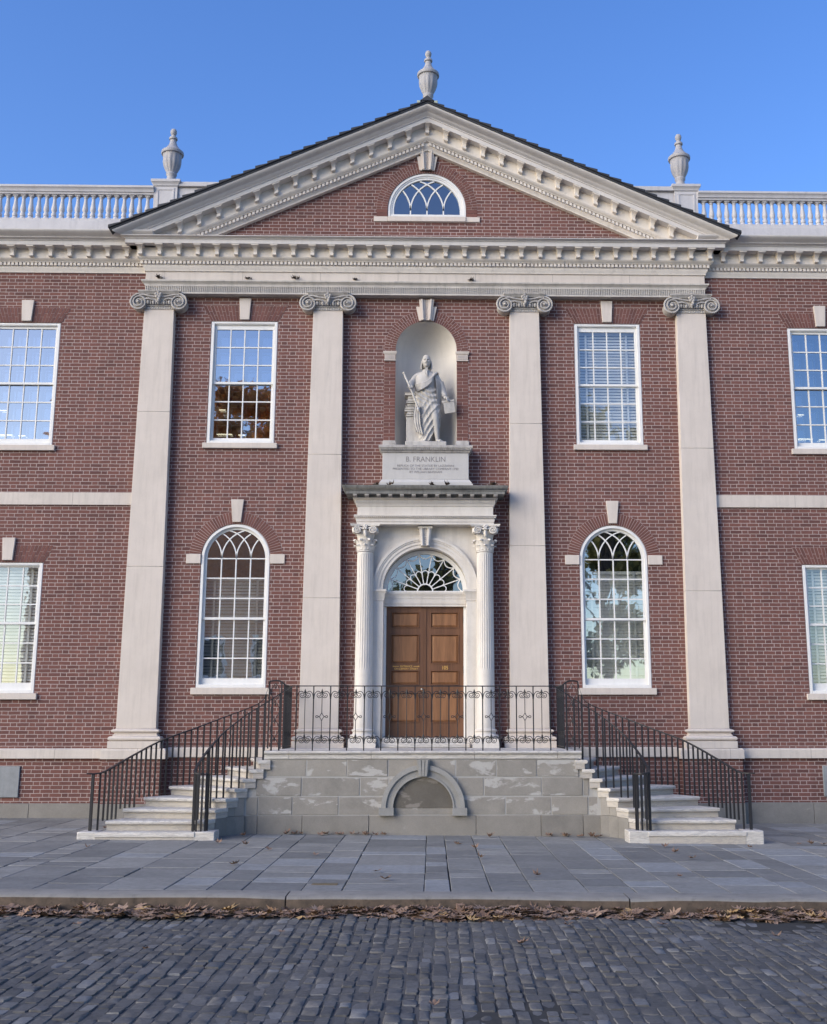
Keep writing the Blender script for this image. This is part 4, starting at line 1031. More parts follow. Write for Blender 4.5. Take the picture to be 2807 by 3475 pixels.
def edge(k, s, di=0.0, do=0.0, fwd=0.0):        # nosing line of step k, trimmed at its ends, pushed forward
    i, o = Vector(IN[k]), Vector(OUT[k]); d = (o-i).normalized(); nrm = Vector((d.y, -d.x))
    if nrm.dot(Vector((-.5, -.5))) < 0 and k > 1: nrm = -nrm
    if k <= 2: nrm = Vector((0, -1))
    i = i - d*di + nrm*fwd; o = o + d*do + nrm*fwd
    return [(s*-i.x*-1, i.y), (s*-o.x*-1, o.y)]
for s in (1, -1):                               # s=1 keeps the left-hand coordinates, -1 mirrors
    for k in range(1, 9):
        e0 = edge(k, s, .03, .03, .03); e1 = edge(k+1, s, .03, .03, -.05); z1 = RZ*k
        b = MB()
        def poly(f): 
            a_ = edge(k, s, .03, .03, f); return [a_[0], a_[1], e1[1], e1[0]]
        rings = [[(x, y, z) for x, y in poly(f)] for f, z in ((.018, z1-.056), (.038, z1-.050), (.046, z1-.033), (.046, z1-.018), (.036, z1-.004), (.022, z1))]
        if k == 1: rings = [[(x, y, z) for x, y in poly(f)] for f, z in ((.0, z1-.075), (.012, z1-.068), (.014, z1-.02), (.004, z1))]
        b.loft(rings)
        a_ = edge(k, s, .022, .022, 0 if k == 1 else -.006); c_ = edge(k+1, s, .022, .022, -.05)
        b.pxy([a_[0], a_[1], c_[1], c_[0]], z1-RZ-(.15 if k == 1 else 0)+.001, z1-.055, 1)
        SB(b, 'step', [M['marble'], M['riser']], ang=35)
    for (x0, x1) in ((-3.42, -3.085), (-5.13, -4.83)):
        b = MB(); a_, c_ = sorted((s*x0, s*x1))
        b.hexa([(a_+.006, -3.80, -.2), (c_-.006, -3.80, -.2), (c_-.006, -3.42, -.2), (a_+.006, -3.42, -.2)], [(a_+.006, -3.80, .15), (c_-.006, -3.80, .15), (c_-.006, -3.42, .15), (a_+.006, -3.42, .15)])
        SB(b, 'newel_block', M['marble'], bevel=.012)
    # granite carrying wall under the steps, in courses
    b = MB()
    for k in range(2, 9):
        a_ = edge(k, s, -.03, -.01, -.01); c_ = edge(k+1, s, -.03, -.01, -.01)
        b.pxy([a_[0], a_[1], c_[1], c_[0]], -.2, RZ*(k-1)-.004, 1)
    for ci, (z0, z1) in enumerate(((-.2, .300), (.304, .593), (.597, .893), (.897, 1.174))):
        run = []
        for k in range(2, 9):
            zt = min(z1, RZ*(k-1)-.003)
            if zt-z0 > .03: run.append((k, zt))
        for m_, (k, zt) in enumerate(run):
            o_ = -.025 if ci == 0 else -.004
            def pt(k_, off): 
                e = edge(k_, s, -off, 0, -.01)[0]; return e
            p, q = Vector(pt(k, o_)), Vector(pt(k+1, o_)); p2, q2 = Vector(pt(k, .08)), Vector(pt(k+1, .08))
            if k >= 6 and p.y > -2.83: continue
            u = (q-p).normalized()
            if (m_+ci) % 2 == 0: p = p+u*.004; p2 = p2+u*.004
            b.pxy([tuple(p), tuple(q), tuple(q2), tuple(p2)], z0, zt, 2 if ci == 0 else 0)
    SB(b, 'stair_wall', [M['granite'], M['joint'], M['granite_low']], smooth=False)
# landing of marble slabs
jx = [-2.545, -2.15, -.835, .825, 2.16, 2.545]
for x0, x1 in zip(jx, jx[1:]):
    b = MB(); g = .003
    pr = [(-2.76, 1.178), (-2.772, 1.182), (-2.772, 1.250), (-2.79, 1.252), (-2.808, 1.262), (-2.815, 1.28), (-2.808, 1.298), (-2.79, 1.305), (-.05, 1.305), (-.05, 1.178)]
    b.loft([[(x, y, z) for y, z in pr] for x in (x0+g, x1-g)]); SB(b, 'landing_slab', M['marble'], ang=30)
b = MB(); b.box(-2.47, 2.47, -2.72, -.2, -.2, 1.174); SB(b, 'landing_core', M['joint'], smooth=False)
# coursed granite front with its blind arch
b = MB()
CO = [((.897, 1.174), -2.50, 2.50, [-1.864, -1.214, -.563, .52, 1.179, 1.825]), ((.597, .893), -2.66, 2.66, [-1.936, -1.006, -.55, .55, .974, 1.901, 2.56]), ((.304, .593), -2.97, 2.97, [-2.62, -2.076, -1.342, 1.318, 2.049, 2.637])]
for (z0, z1), xa, xb, J in CO:
    J = [xa] + J + [xb]
    for x0, x1 in zip(J, J[1:]):
        g = .0065; yy = -2.760+ru(-.004, .004)
        b.hexa([(x0+g, -2.70, z0+g), (x1-g, -2.70, z0+g), (x1-g, -2.70, z1-g), (x0+g, -2.70, z1-g)], [(x0+g+.006, yy, z0+g+.006), (x1-g-.006, yy, z0+g+.006), (x1-g-.006, yy, z1-g-.006), (x0+g+.006, yy, z1-g-.006)])
        b.hexa([(x0+g, -2.70, z0+g), (x1-g, -2.70, z0+g), (x1-g, -2.70, z1-g), (x0+g, -2.70, z1-g)], [(x0+g, yy+.008, z0+g), (x1-g, yy+.008, z0+g), (x1-g, yy+.008, z1-g), (x0+g, yy+.008, z1-g)])
SB(b, 'ashlar_front', M['granite'], smooth=False)
b = MB(); b.box(-2.96, 2.96, -2.7515, -2.6, .30, .60, 0); b.box(-2.64, 2.64, -2.7517, -2.6, .60, .89, 0); b.box(-2.48, 2.48, -2.7519, -2.6, .89, 1.172, 0)
SB(b, 'pointing', M['joint'], smooth=False)
b = MB()
J = [-3.12, -2.62, -1.912, -.857, .846, 1.88, 2.55, 3.12]
for x0, x1 in zip(J, J[1:]):
    yy = -2.775+ru(-.006, .006); b.box(x0+.003, x1-.003, yy, -2.6, -.2, .300)
SB(b, 'plinth_course', M['granite_low'], bevel=.006)
b = MB(); zc = .42; b.sheet([(-.475, zc)] + [(.475, zc)] + arc(0, zc, .475, 0, 180, 24), [], -2.768); SB(b, 'arch_infill', M['infill'], recalc=False)
b = MB(); ring_sec(b, 0, zc, .475, .60, -2.80, -2.74, 0, 180, 36); ring_sec(b, 0, zc, .59, .665, -2.83, -2.74, 0, 180, 36); ring_sec(b, 0, zc, .475, .50, -2.815, -2.74, 0, 180, 36)
for q in (-1, 1): x0, x1 = sorted((q*.465, q*.70)); b.box(x0, x1, -2.845, -2.74, .302, .42)
SB(b, 'arch_surround', M['granite_arch'], ang=40)
b = MB(); b.pxz([(-.075, .915), (.075, .915), (.105, 1.172), (-.105, 1.172)], -2.86, -2.74)
for f in (-.55, 0, .55): b.pxz([(-.018+f*.075, .91), (.018+f*.075, .91), (.022+f*.105, 1.165), (-.022+f*.105, 1.165)], -2.878, -2.8)
SB(b, 'keystone', M['granite_arch'], smooth=False)

# ------------------------------------------------------------------ iron railings
def scroll(sx, dz=0):
    P = [(.131, -.205), (.128, -.17), (.118, -.125), (.092, -.094), (.062, -.085), (.034, -.098)]
    pts = spline([(x*sx, 0, z+dz) for x, z in P], 4)
    for k in range(1, 34):
        a = R(125) + k/33*2*PI*1.65; r = .046*(1-k/33)**.75+.006
        if a > R(125)+.25: pts.append(Vector((sx*(.046+r*math.cos(a)), 0, dz-.146+r*math.sin(a))))
    return pts
def panel_mesh(kind):
    b = MB(); t = .0062
    for dz in (0, -.718):
        for sx in (-1, 1): b.tube(scroll(sx, dz), t, 5)
    for z in (-.095, -.807):
        b.loft([[(0, 0, z+.055)]*4, [(.02, 0, z), (0, .014, z), (-.02, 0, z), (0, -.014, z)], [(.008, 0, z-.05), (0, .006, z-.05), (-.008, 0, z-.05), (0, -.006, z-.05)]])
    if kind: 
        b.tube([(0, 0, -.12), (0, 0, -.43)], t, 5); b.tube([(0, 0, -.56), (0, 0, -.78)], t, 5)
        for sx in (-1, 1):
            P = [(0, -.425), (.008, -.445), (.026, -.475), (.045, -.490), (.068, -.478), (.088, -.476), (.098, -.491), (.088, -.506), (.068, -.504), (.045, -.492), (.026, -.508), (.008, -.54), (0, -.56)]
            b.tube(spline([(x*sx, 0, z) for x, z in P], 4), t*.95, 5)
    else: b.tube([(0, 0, -.12), (0, 0, -.78)], t, 5)
    return b
def sq(mb, x, y, z0, z1, h): mb.box(x-h, x+h, y-h, y+h, z0, z1)
YR = -2.68; ZR = 2.335; ZL = 1.305
t = thing('landing_railing', (0, YR, ZL), 'black wrought iron railing with scrolls along the front of the landing', 'railing')
b = MB(); b.box(-2.14, 2.14, -.018, .018, ZR-ZL-.008, ZR-ZL+.008); b.build('handrail', M['iron'], t, bevel=.003)
b = MB(); sq(b, 0, 0, 0, ZR-ZL-.008, .009); b0 = b.build('baluster', M['iron'], t, loc=(-2.0625, 0, 0), smooth=False)
for k in range(1, 16): dup(b0, t, (-2.0625+.275*k, 0, 0))
pm = [panel_mesh(0).build('scroll_panel', M['iron'], t, loc=(-1.925, 0, ZR-ZL), ang=60), panel_mesh(1).build('scroll_panel', M['iron'], t, loc=(-1.65, 0, ZR-ZL), ang=60)]
for k in range(2, 15): dup(pm[k % 2], t, (-1.925+.275*k, 0, ZR-ZL))
for s in (-1, 1):
    side = 'left' if s < 0 else 'right'
    t = thing('guard_railing', (s*2.47, -.10, ZL), 'short black iron guard railing seen end on at the %s edge of the landing' % side, 'railing')
    b = MB(); b.box(-.018, .018, -1.05, 0, 1.10, 1.118); b.box(-.012, .012, -1.05, 0, .03, .045); b.build('handrail', M['iron'], t, bevel=.003)
    b = MB(); sq(b, 0, 0, 0, 1.10, .010); b0 = b.build('baluster', M['iron'], t, loc=(0, -.02, 0), smooth=False)
    for k in range(1, 9): dup(b0, t, (0, -.02-.127*k, 0))
    for k in range(4): dup(pm[k % 2], t, (0, -.14-.255*k, 1.10), PI/2, (.93, 1, 1.0))

def tread_z(p, s):                              # height of the stair surface below a point on the left-hand layout
    x, y = p
    best = ZL if x > -2.52 else None
    for k in range(8, 0, -1):
        i0, o0, i1, o1 = (Vector(q) for q in (IN[k], OUT[k], IN[k+1], OUT[k+1]))
        def side(a, c): return (c.x-a.x)*(y-a.y)-(c.y-a.y)*(x-a.x)
        if side(i0, o0)*side(i1, o1) <= 0 and best is None: best = RZ*k
    return best if best is not None else .15
def path_at(P, d):                              # walk along a polyline
    for a, c in zip(P, P[1:]):
        l = (c-a).xy.length if hasattr(c-a, 'xy') else 0
        if d <= l: return a.lerp(c, d/l if l else 0)
        d -= l
    return None
OUTER = [(-2.73, -1.15, 2.47), (-2.77, -1.15, 2.30), (-2.86, -1.17, 2.12), (-3.12, -1.22, 1.985), (-3.44, -1.32, 1.86), (-3.90, -1.62, 1.66), (-4.36, -2.14, 1.45), (-4.69, -2.85, 1.19), (-4.86, -3.42, 1.015), (-4.95, -3.60, .985), (-5.08, -3.66, .985)]
INNER = [(-2.13, -2.68, 2.335), (-2.28, -2.67, 2.24), (-2.62, -2.70, 2.02), (-2.83, -2.74, 1.89), (-3.03, -2.80, 1.73), (-3.20, -2.90, 1.57), (-3.33, -3.06, 1.39), (-3.42, -3.32, 1.20), (-3.46, -3.56, 1.05), (-3.43, -3.71, 1.0), (-3.33, -3.75, .985), (-3.25, -3.68, .98), (-3.24, -3.60, .98)]
for s in (-1, 1):
    side = 'left' if s < 0 else 'right'
    for nm, P, sp in (('outer', OUTER, .118), ('inner', INNER, .122)):
        loc = (s*4.3, -2.2, .5) if nm == 'outer' else (s*3.1, -2.8, .5)
        lb = 'black iron stair railing along the outer curve of the %s flight' % side if nm == 'outer' else 'black iron stair railing along the inner curve of the %s flight, ending in a curl' % side
        t = thing('stair_railing', loc, lb, 'railing')
        W = lambda x, y, z: (-s*x-loc[0] if True else 0, y-loc[1], z-loc[2])
        C = spline(P, 10)
        b = MB(); b.loft([[W(p.x+d*nx, p.y+d*ny, p.z+e) for d, e in ((-.019, -.008), (.019, -.008), (.019, .010), (-.019, .010))] for p, nx, ny in
            [(C[i], *( (lambda v: (-v.y, v.x))((C[min(i+1, len(C)-1)]-C[max(i-1, 0)]).xy.normalized()) )) for i in range(len(C))]])
        b.build('handrail', M['iron'], t, ang=45)
        d = .06 if nm == 'outer' else .20; k = 0; base = None
        while True:
            p = path_at(C, d)
            if p is None: break
            z0 = tread_z((p.x, p.y), s)
            if nm == 'outer' and p.y < -3.48: z0 = .15
            if nm == 'inner' and p.y < -3.45: z0 = .15
            th = .0128; st = sp
            if nm == 'inner' and p.y < -3.60: st = .075
            b = MB(); x, y, z = W(p.x, p.y, p.z); b.box(x-th, x+th, y-th, y+th, z0-.01-loc[2], z-.004); b.build('baluster', M['iron'], t, smooth=False)
            d += st; k += 1
        b = MB()
        if nm == 'outer':
            x, y, z = W(-4.99, -3.62, .98); b.box(x-.019, x+.019, y-.019, y+.019, .15-loc[2], z)
        else:
            x, y, z = W(-3.45, -3.62, 1.02); b.box(x-.019, x+.019, y-.019, y+.019, .15-loc[2], z); 
        b.build('newel', M['iron'], t, smooth=False)
        if nm == 'outer':                       # tall ornamental panel at the head of the stairs
            b = MB(); zt, zb = 2.47, 1.31
            for x in (-2.73, -2.515): xx, yy, _ = W(x, -1.15, 0); b.box(xx-.011, xx+.011, yy-.011, yy+.011, zb-loc[2], zt-loc[2])
            b.tube([W(-2.73, -1.15, 2.47), W(-2.66, -1.15, 2.485), W(-2.58, -1.15, 2.485), W(-2.51, -1.15, 2.46), W(-2.47, -1.15, 2.42)], .014, 6)
            for sg in (-1, 1):
                b.tube([W(-2.622+sg*.075*abs(math.sin(PI*q/40*3.5))*(1 if True else 0), -1.15+.004*sg, zt-.03-(zt-zb-.06)*q/40) for q in range(41)], .0065, 5)
            for q in range(4):
                zz = zt-.10-q*.30
                b.lathe([(.0, zz+.04-loc[2]), (.016, zz-loc[2]), (.0, zz-.04-loc[2])], *W(-2.622, -1.15, 0)[:2], 6)
            b.build('scroll_panel', M['iron'], t, ang=60)

# ------------------------------------------------------------------ statue in the niche
T = thing('statue', (0, .0, 7.10), 'white marble statue of a standing robed man with staff and scroll in a niche', 'statue')
def skin_body():
    J = []; E = []; Rr = []
    def v(p, r): J.append(p); Rr.append(r); return len(J)-1
    pel = v((.0, .02, .98), .15)
    ch = v((.0, .03, 1.22), .165); up = v((.005, .03, 1.40), .15); nk = v((.005, .01, 1.50), .062); hb = v((.005, -.01, 1.58), .06)
    E += [(pel, ch), (ch, up), (up, nk), (nk, hb)]
    # arm holding the staff (viewer's left)
    a = v((-.16, .03, 1.41), .085); b_ = v((-.235, .02, 1.36), .078); c = v((-.285, -.01, 1.19), .06); d = v((-.30, -.13, 1.12), .042)
    E += [(up, a), (a, b_), (b_, c), (c, d)]
    # arm with the scroll
    e = v((.165, .03, 1.41), .085); f = v((.24, .03, 1.34), .078); g = v((.315, .02, 1.10), .064); h = v((.40, -.07, .92), .040)
    E += [(up, e), (e, f), (f, g), (g, h)]
    # legs
    l1 = v((-.08, .02, .90), .11); l2 = v((-.05, -.02, .50), .075); l3 = v((-.02, -.01, .10), .045); l4 = v((-.02, -.12, .045), .04)
    r1 = v((.10, .0, .90), .11); r2 = v((.185, -.12, .52), .078); r2b = v((.20, -.09, .36), .072); r3 = v((.225, -.06, .11), .046); r4 = v((.235, -.06, .05), .046); r5 = v((.30, -.19, .04), .034)
    E += [(pel, l1), (l1, l2), (l2, l3), (l3, l4), (pel, r1), (r1, r2), (r2, r2b), (r2b, r3), (r3, r4), (r4, r5)]
    me = bpy.data.meshes.new('figure'); me.from_pydata(J, E, []); o = bpy.data.objects.new('figure', me); COL.objects.link(o)
    sk = o.modifiers.new('skin', 'SKIN'); sk.use_smooth_shade = True
    for i, sv in enumerate(me.skin_vertices[0].data): sv.radius = (Rr[i], Rr[i]); sv.use_root = (i == 0)
    su = o.modifiers.new('sub', 'SUBSURF'); su.levels = 2; su.render_levels = 2
    bpy.context.view_layer.update()
    m2 = bpy.data.meshes.new_from_object(o.evaluated_get(bpy.context.evaluated_depsgraph_get()))
    COL.objects.unlink(o); bpy.data.objects.remove(o)
    bm = bmesh.new(); bm.from_mesh(m2)
    return bm, m2
bm, m2 = skin_body()
b = MB()
b.v = [tuple(v.co) for v in bm.verts]; b.f = [[v.index for v in f.verts] for f in bm.faces]; b.m = [0]*len(b.f); bm.free()
# head with face
HC = (.006, -.03, 1.70)
n, K = 72, 48; rings = []
for j in range(1, K):
    th = PI*j/K; zz = -math.cos(th)
    ring = []
    for i in range(n):
        a = 2*PI*i/n; ca, sa = math.cos(a), math.sin(a); rr = math.sin(th)**.60
        jaw = 1 - .28*max(0, -zz)**1.2
        x = .086*rr*ca*jaw; y = (.098*rr*sa)*(.9+.1*jaw) - (.012 if zz < 0 else 0)*rr; z = .130*zz
        if sa < .0:                              # face side looks to -y
            fx = x/.078
            g = lambda u, c, w_: math.exp(-((u-c)/w_)**2)
            nose = g(fx, 0, .13+.10*g(zz, -.24, .10))*(.012*g(zz, 0, .16)+.026*g(zz, -.22, .11)+.010*g(zz, -.08, .12))
            brow = (g(fx, .40, .30)+g(fx, -.40, .30))*g(zz, .18, .06)*.015
            eye = -(g(fx, .40, .20)+g(fx, -.40, .20))*g(zz, .03, .095)*.032
            ball = (g(fx, .40, .13)+g(fx, -.40, .13))*g(zz, .03, .05)*.009
            mouth = -g(zz, -.47, .045)*g(fx, 0, .36)*.018
            chin = g(zz, -.80, .13)*g(fx, 0, .34)*.014
            lips = (g(zz, -.41, .045)+g(zz, -.54, .05))*g(fx, 0, .30)*.007
            cheek = (g(fx, .55, .25)+g(fx, -.55, .25))*g(zz, -.25, .22)*.006
            y -= nose+brow+eye+ball+mouth+chin+lips+cheek
        ring.append((HC[0]+x, HC[1]+y, HC[2]+z))
    rings.append(ring)
b.loft(rings)
for q in (-1, 1): b.sph((HC[0]+q*.078, HC[1]+.012, HC[2]-.005), .012, .022, .034, 8, 6)
def hand(mb, w_, dirn, palm_n, curl, s_):
    w_, d, nn = Vector(w_), Vector(dirn).normalized(), Vector(palm_n).normalized(); sd_ = d.cross(nn).normalized()
    c = w_+d*.045; mb.tube([w_, w_+d*.02, c, c+d*.03], [.026, .034, .042, .036], 10)
    for i, (off, L) in enumerate(((-.030, .062), (-.010, .072), (.010, .068), (.030, .054))):
        p = c+d*.028+sd_*off; pts = [p]; dd = d.copy()
        for k in range(3):
            dd = (Matrix.Rotation(curl*(1.0+.08*i), 3, sd_*s_) @ dd); p = p+dd*L*(.42, .33, .25)[k]; pts.append(p)
        mb.tube(pts, [.0115, .011, .010, .007], 7)
    p = w_+d*.03-sd_*.034; dd = (d*.55-sd_*.6+nn*.45).normalized(); mb.tube([p, p+dd*.035, p+dd*.05+d*.022], [.014, .012, .008], 7)
hand(b, (-.302, -.14, 1.118), (.02, -.75, .10), (0, 0, -1), .55, 1)
hand(b, (.405, -.085, .925), (.25, -.62, -.30), (-.3, .3, -.5), .35, 1)
for (fx, fy), di in (((.285, -.17), (.36, -.9)), ((-.02, -.12), (.0, -1))):
    d = Vector((di[0], di[1], 0)).normalized(); s2 = Vector((-d.y, d.x, 0))
    for i, (o_, L) in enumerate(((-.030, .07), (-.012, .065), (.004, .06), (.018, .052), (.031, .045))):
        p = Vector((fx, fy, .034))+s2*o_; b.tube([p-d*.03, p+d*L*.5, p+d*L-Vector((0, 0, .012))], [.016, .014, .009], 7)
b.build('figure', M['statue'], T, ang=60)
b = MB()                                        # hair: bald crown, long at the sides and back
for q in (-1, 1):
    for k in range(6):
        y = HC[1]+.022+.016*k; e = math.sqrt(max(.05, 1-((y-HC[1])/.11)**2))
        x = HC[0]+q*.083*e
        b.tube([(x, y, 1.745-.004*k), (x+q*.010, y, 1.69), (x+q*.017, y+.004, 1.63), (x+q*(.022+.006*math.sin(k*2)), y+.004, 1.575), (x+q*.012, y, 1.54)], [.008, .016, .019, .018, .007], 7)
b.sph((HC[0], HC[1]+.055, 1.655), .074, .06, .115, 14, 8)
b.build('hair', M['statue'], T, ang=60)
b = MB()                                        # coat body with collar
b.loft([[(cx_+rx*math.cos(2*PI*i/40), .03+cy_+ry*math.sin(2*PI*i/40), z) for i in range(40)] for z, cx_, cy_, rx, ry in ((1.0, 0, 0, .205, .155), (1.2, 0, 0, .225, .165), (1.36, .005, 0, .24, .155), (1.44, .005, 0, .205, .13), (1.50, .005, -.005, .10, .085), (1.54, .005, -.01, .075, .072))])
b.box(-.02, .03, -.125, -.09, 1.43, 1.55); b.tube([(.0, -.085, 1.535), (.015, -.122, 1.46), (.022, -.138, 1.37)], [.016, .020, .008], 8)
for k in range(4): b.tube([(-.265-.012*k, -.035-.0*k, 1.25-.03*k), (-.32, -.02, 1.20-.03*k)], .018, 6)
b.tube([(-.28, -.0, 1.28), (-.295, -.04, 1.2), (-.30, -.10, 1.15)], [.07, .068, .055], 10); b.tube([(.27, .03, 1.28), (.325, .02, 1.10), (.375, -.04, .97)], [.082, .072, .058], 12)
b.build('coat', M['statue'], T, ang=60)
b = MB()                                        # draped robe with folds
def robe(z0, z1, n=150, kz=90):
    rings = []
    for j in range(kz+1):
        t = j/kz; z = z0+(z1-z0)*t; ring = []
        rx = .165+.085*math.sin(PI*min(1, (z-z0)/(z1-z0)*.72)**.9); ry = .14+.035*math.sin(PI*t*.8); cx_ = .04-.03*t+.03*math.sin(PI*t)
        for i in range(n):
            a = 2*PI*i/n; ca, sa = math.cos(a), math.sin(a); fr = max(0, -sa)
            hem = .44*max(0, ca-.25)**1.2*(1-t)**2*1.25 if sa < .2 else 0
            zz = z+hem*.9
            lat = ca
            up_ = math.exp(-((zz-1.0)/.16)**2)
            f1 = math.sin(2*PI*(zz*9.5-.9*lat*lat*(1.4)+lat*.9)+.6*math.sin(5*lat))
            f2 = math.sin(PI*(lat*1.9-zz*5.6+.5*lat*lat)+.35*math.sin(4*lat+2*zz)); f2 = (1-2*abs(f2)**.8)*(.75+.25*math.sin(3*lat+2.0))
            f3 = math.sin(2*PI*(zz*7+lat*3.2))
            w1 = 1/(1+math.exp(-(zz-.82)*16)); w3 = 1/(1+math.exp(-(zz-1.12)*22))
            fold = (1-w1)*(f2*.017)+w1*(1-w3)*(f1*.014)+w3*f3*.009
            fold = fold+.0025*math.sin(23*a+9*zz)
            k_ = 1+.22*fr*math.exp(-((lat-.55)/.35)**2)*math.exp(-((zz-.62)/.22)**2)
            sl = 1.0
            ring.append((cx_+(rx*k_+fold)*ca, .02+(ry*k_+fold*1.1)*sa, zz))
        rings.append(ring)
    b.loft(rings)
robe(.06, 1.14)
# diagonal roll over the chest and shoulder, and the fall behind the arm
for k in range(7):
    o_ = k*.022; b.tube(spline([(-.21+.006*k, -.10+.01*k*.2, 1.20-o_), (-.10, -.165, 1.205-o_*.9), (.02, -.175, 1.25-o_*.7), (.12, -.15, 1.34-o_*.45), (.20-.008*k, -.07, 1.45-o_*.15), (.235-.012*k, .03, 1.47), (.22, .14, 1.40)], 5), .019, 7)
def drape(mb, Lp, Rp, nf, amp, th=.03):
    A, C = spline(Lp, 5), spline(Rp, 5); rings = []
    for k, (p, q) in enumerate(zip(A, C)):
        t = k/(len(A)-1); n_ = nf*8; fr, bk = [], []
        for i in range(n_+1):
            u = i/n_; m_ = p.lerp(q, u); h_ = amp*(.5+.5*t)*(1-2*abs(math.sin(PI*nf*u+.5*math.sin(3*t)))**.8)
            dz = -.02*t*math.sin(PI*nf*u)**2
            fr.append((m_.x, m_.y-h_, m_.z+dz)); bk.append((m_.x, m_.y+th, m_.z+dz))
        rings.append(fr+bk[::-1])
    mb.loft(rings)
drape(b, [(.15, -.07, 1.47), (.19, -.135, 1.25), (.205, -.135, 1.0), (.215, -.12, .70)], [(.24, .02, 1.46), (.285, -.05, 1.25), (.31, -.03, 1.0), (.295, .0, .62)], 4, .016)
drape(b, [(-.225, -.15, .76), (-.245, -.15, .58), (-.235, -.14, .40), (-.19, -.12, .24)], [(-.13, -.15, .76), (-.115, -.165, .58), (-.10, -.165, .38), (-.06, -.15, .18)], 3, .014)
b.build('robe', M['statue'], T, ang=70)
b = MB(); b.tube([(-.436, -.16, 1.42), (-.405, -.175, 1.33), (-.31, -.205, 1.12), (-.16, -.215, .70), (-.14, -.21, .62)], [.017, .022, .021, .019, .024], 10); b.lathe([(.0, 1.39), (.026, 1.40), (.028, 1.43), (.018, 1.44), (.0, 1.445)], -.434, -.16, 10); b.sph((-.15, -.215, .66), .032, .032, .045, 10, 6)
b.build('staff', M['statue'], T)
b = MB()
c, d = Vector((.455, -.20, .735)), R(9)
rot = lambda x, z: (c.x+x*math.cos(d)-z*math.sin(d), c.z+x*math.sin(d)+z*math.cos(d))
Q = [rot(-.105, -.12), rot(.105, -.12), rot(.11, .09), rot(-.10, .09)]
b.hexa([(x, -.135-.01*i, z) for i, (x, z) in enumerate(Q)], [(x, -.105, z) for x, z in Q]); e0, e1 = rot(-.125, .115), rot(.115, .115); b.tube([(e0[0], -.12, e0[1]), (e1[0], -.12, e1[1])], .030, 10)
b.build('scroll', M['statue'], T)
b = MB(); b.box(-.385, -.10, .0, .30, .02, .575); b.build('pillar', M['statue'], T, bevel=.012)
z = .578
for k, (x0, x1, h) in enumerate([(-.40, -.12, .05), (-.385, -.14, .055), (-.425, -.10, .05), (-.41, -.13, .065), (-.38, -.12, .05), (-.395, -.15, .045), (-.37, -.12, .06), (-.36, -.10, .055), (-.425, -.14, .06)]):
    b = MB(); y0 = -.02+ru(-.02, .02); b.box(x0, x1, y0, .28, z, z+.008); b.box(x0, x1, y0, .28, z+h-.008, z+h-.001); b.box(x0+.012, x1, y0+.014, .28, z+.008, z+h-.008)
    b.build('book', M['statue'], T, bevel=.003); z += h
b = MB(); b.box(-.40, .40, -.26, .40, -.078, .012); b.build('plinth', M['statue'], T, bevel=.012)

# ------------------------------------------------------------------ across the street: what the window panes mirror
M['orange_brick'] = m_brick('orange_brick', (.78, .34, .15), (.62, .25, .11), (.75, .6, .5))
M['leaf_orange'] = m_island('orange_foliage', (.72, .34, .11), (.42, .22, .09), .7, .3, 8)
def m_foliage(name, c1, c2):
    t = NT(name); i = t.island(); col = t.mix(i, c1, c2); t.put(t.b.inputs['Base Color'], col); t.b.inputs['Roughness'].default_value = .7
    tr = t.new('ShaderNodeBsdfTranslucent'); t.link(col, tr.inputs[0]); mx = t.new('ShaderNodeMixShader'); mx.inputs[0].default_value = .5
    t.link(t.b.outputs[0], mx.inputs[1]); t.link(tr.outputs[0], mx.inputs[2]); t.link(mx.outputs[0], t.n['Material Output'].inputs[0]); return t.mat
M['leaf_orange'] = m_foliage('orange_leaves', (.85, .42, .14), (.55, .28, .11))
M['leaf_green'] = m_foliage('green_leaves', (.42, .38, .14), (.14, .15, .05))
M['bark'] = m_plain('bark', (.12, .10, .08), .9, .1, 0, .5, 6)
hz = thing('brick_house', (-14, -47, -.2), 'orange brick house with white windows across the street, mirrored in the left window', 'house')
b = MB(); b.box(-11, 9, -8, 0, -.2, 15.2); b.build('wall', M['orange_brick'], hz, smooth=False)
b = MB(); b.box(-11.4, 9.4, -8.3, .4, 15.2, 15.9); b.build('roof', M['painted'], hz)
for zz in (1.9, 4.9):
    for k in range(6):
        b = MB(); b.box(-.75, .75, -.05, .06, 0, 2.5); b.box(-.9, .9, -.02, .1, -.18, -.02); f = b.build('window', M['frame'], hz, loc=(-9+3.2*k, 0, zz))
        b = MB(); b.box(-.62, .62, .0, .065, .12, 2.38); b.build('pane', M['dark'], f)
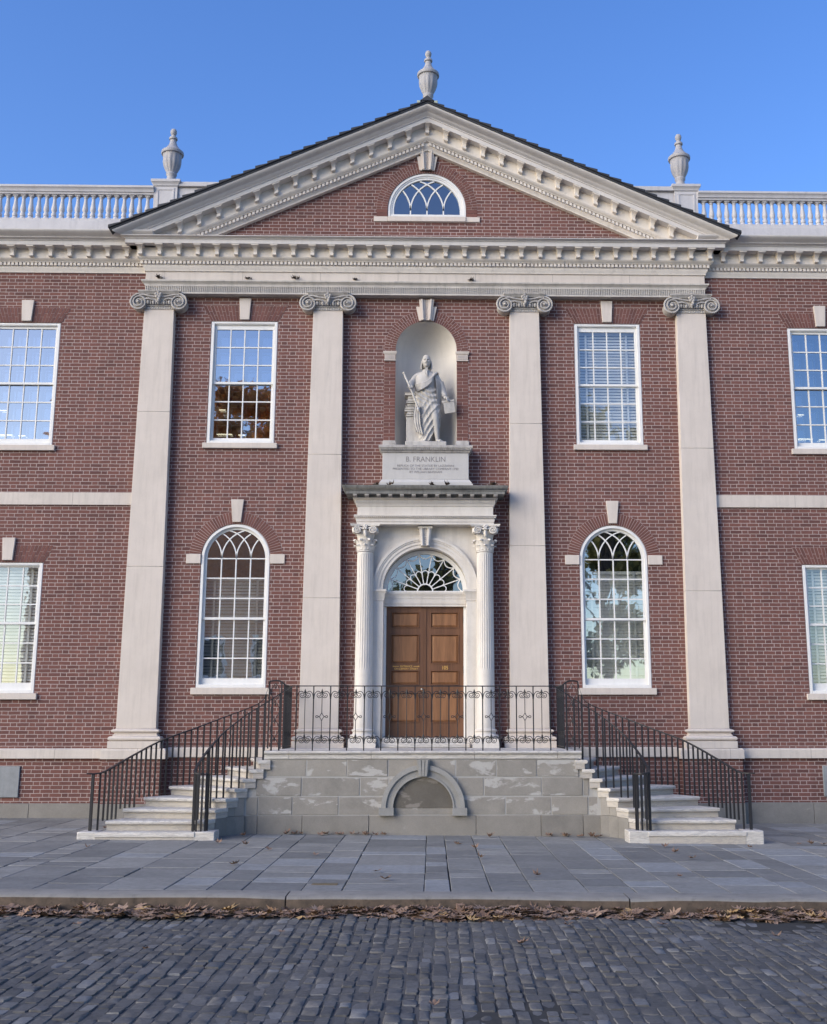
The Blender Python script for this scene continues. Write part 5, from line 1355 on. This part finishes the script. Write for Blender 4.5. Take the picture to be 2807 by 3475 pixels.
def tree(loc, h, z0, rad, n, mat_, label):
    t = thing('street_tree', loc, label, 'tree', 'trees across the street')
    b = MB(); b.tube(spline([(0, 0, -.3), (.1, .05, h*.25), (-.1, .1, h*.5), (.05, 0, h*.85)], 4), [.32-.27*i/12 for i in range(13)], 9)
    blobs = []
    for k in range(26):
        zz = z0+(h-z0)*ru(.08, .95); q = (zz-z0)/(h-z0); r_ = rad*math.sin(PI*min(.97, q*.8+.15))*ru(.45, .95); a = ru(0, 2*PI)
        c = Vector((r_*math.cos(a), r_*math.sin(a), zz)); blobs.append((c, ru(.7, 1.4)))
        b.tube(spline([(0, 0, zz*.62), (c.x*.5, c.y*.5, zz*.85), tuple(c)], 4), [.09-.008*i for i in range(9)], 5)
    b.build('trunk', M['bark'], t)
    b = MB()
    for k in range(n):
        c, r_ = random.choice(blobs); p = c+Vector((random.gauss(0, .5), random.gauss(0, .5), random.gauss(0, .42)))*r_
        u = Vector((ru(-1, 1), ru(-1, 1), ru(-1, 1))).normalized()*ru(.10, .24); v = u.orthogonal().normalized()*ru(.07, .16)
        v = Matrix.Rotation(ru(0, 6.3), 3, u.normalized()) @ v
        b.add([p-u, p+v, p+u, p-v], [(0, 1, 2, 3)])
    b.build('crown', M[mat_], t, smooth=False, recalc=False)
tree((-12.9, -33, 0), 21.0, 12.6, 6.6, 19000, 'leaf_orange', 'tall orange autumn tree across the street, mirrored in the upper left window')
tree((8.9, -34, 0), 18.5, 3.5, 4.8, 15000, 'leaf_green', 'olive green bushy tree across the street, mirrored in the right windows')
tree((.9, -37, 0), 15.0, 4.0, 4.6, 17000, 'leaf_green', 'lower green tree straight across the street, mirrored in the fanlight')

# ------------------------------------------------------------------ small things
for x, y, z in [(-5.30, -.22, 10.425), (-3.55, -.23, 10.425), (-1.42, -.22, 10.425), (-2.6, -.23, 10.425), (.9, -.23, 10.425)]:
    b = MB()
    for k in range(5): add_leaf(b, (ru(-.05, .05), ru(-.02, .02), .02), .09, ru(-.8, .8), ru(.5, 3))
    tag(b.build('leaf_clump', M['dead_leaf'], loc=(x, y, z), smooth=False, recalc=False), 'clump of dark dead leaves caught on the ledge of the main entablature', 'leaves', 'leaf clumps on the entablature ledge')
for x in (-.66, .10, .42, -.95, 1.28):
    b = MB()
    for k in range(4): add_leaf(b, (ru(-.05, .05), ru(-.02, .02), .03), .10, ru(-1.1, 1.1), ru(.5, 3))
    tag(b.build('leaf_clump', M['dead_leaf'], loc=(x, -.48, 6.165), smooth=False, recalc=False), 'clump of dark dead leaves on top of the blackened door cornice', 'leaves', 'leaf clumps on the door cornice')
t = MB(); t.box(-.14, .14, -.07, .07, 0, .012); t.box(-.02, .02, -.012, .012, .011, .016)
tag(t.build('utility_cover', M['cover'], loc=(-1.02, -8.32, .002), bevel=.003), 'small brownish metal utility cover set in the sidewalk near the kerb', 'cover')
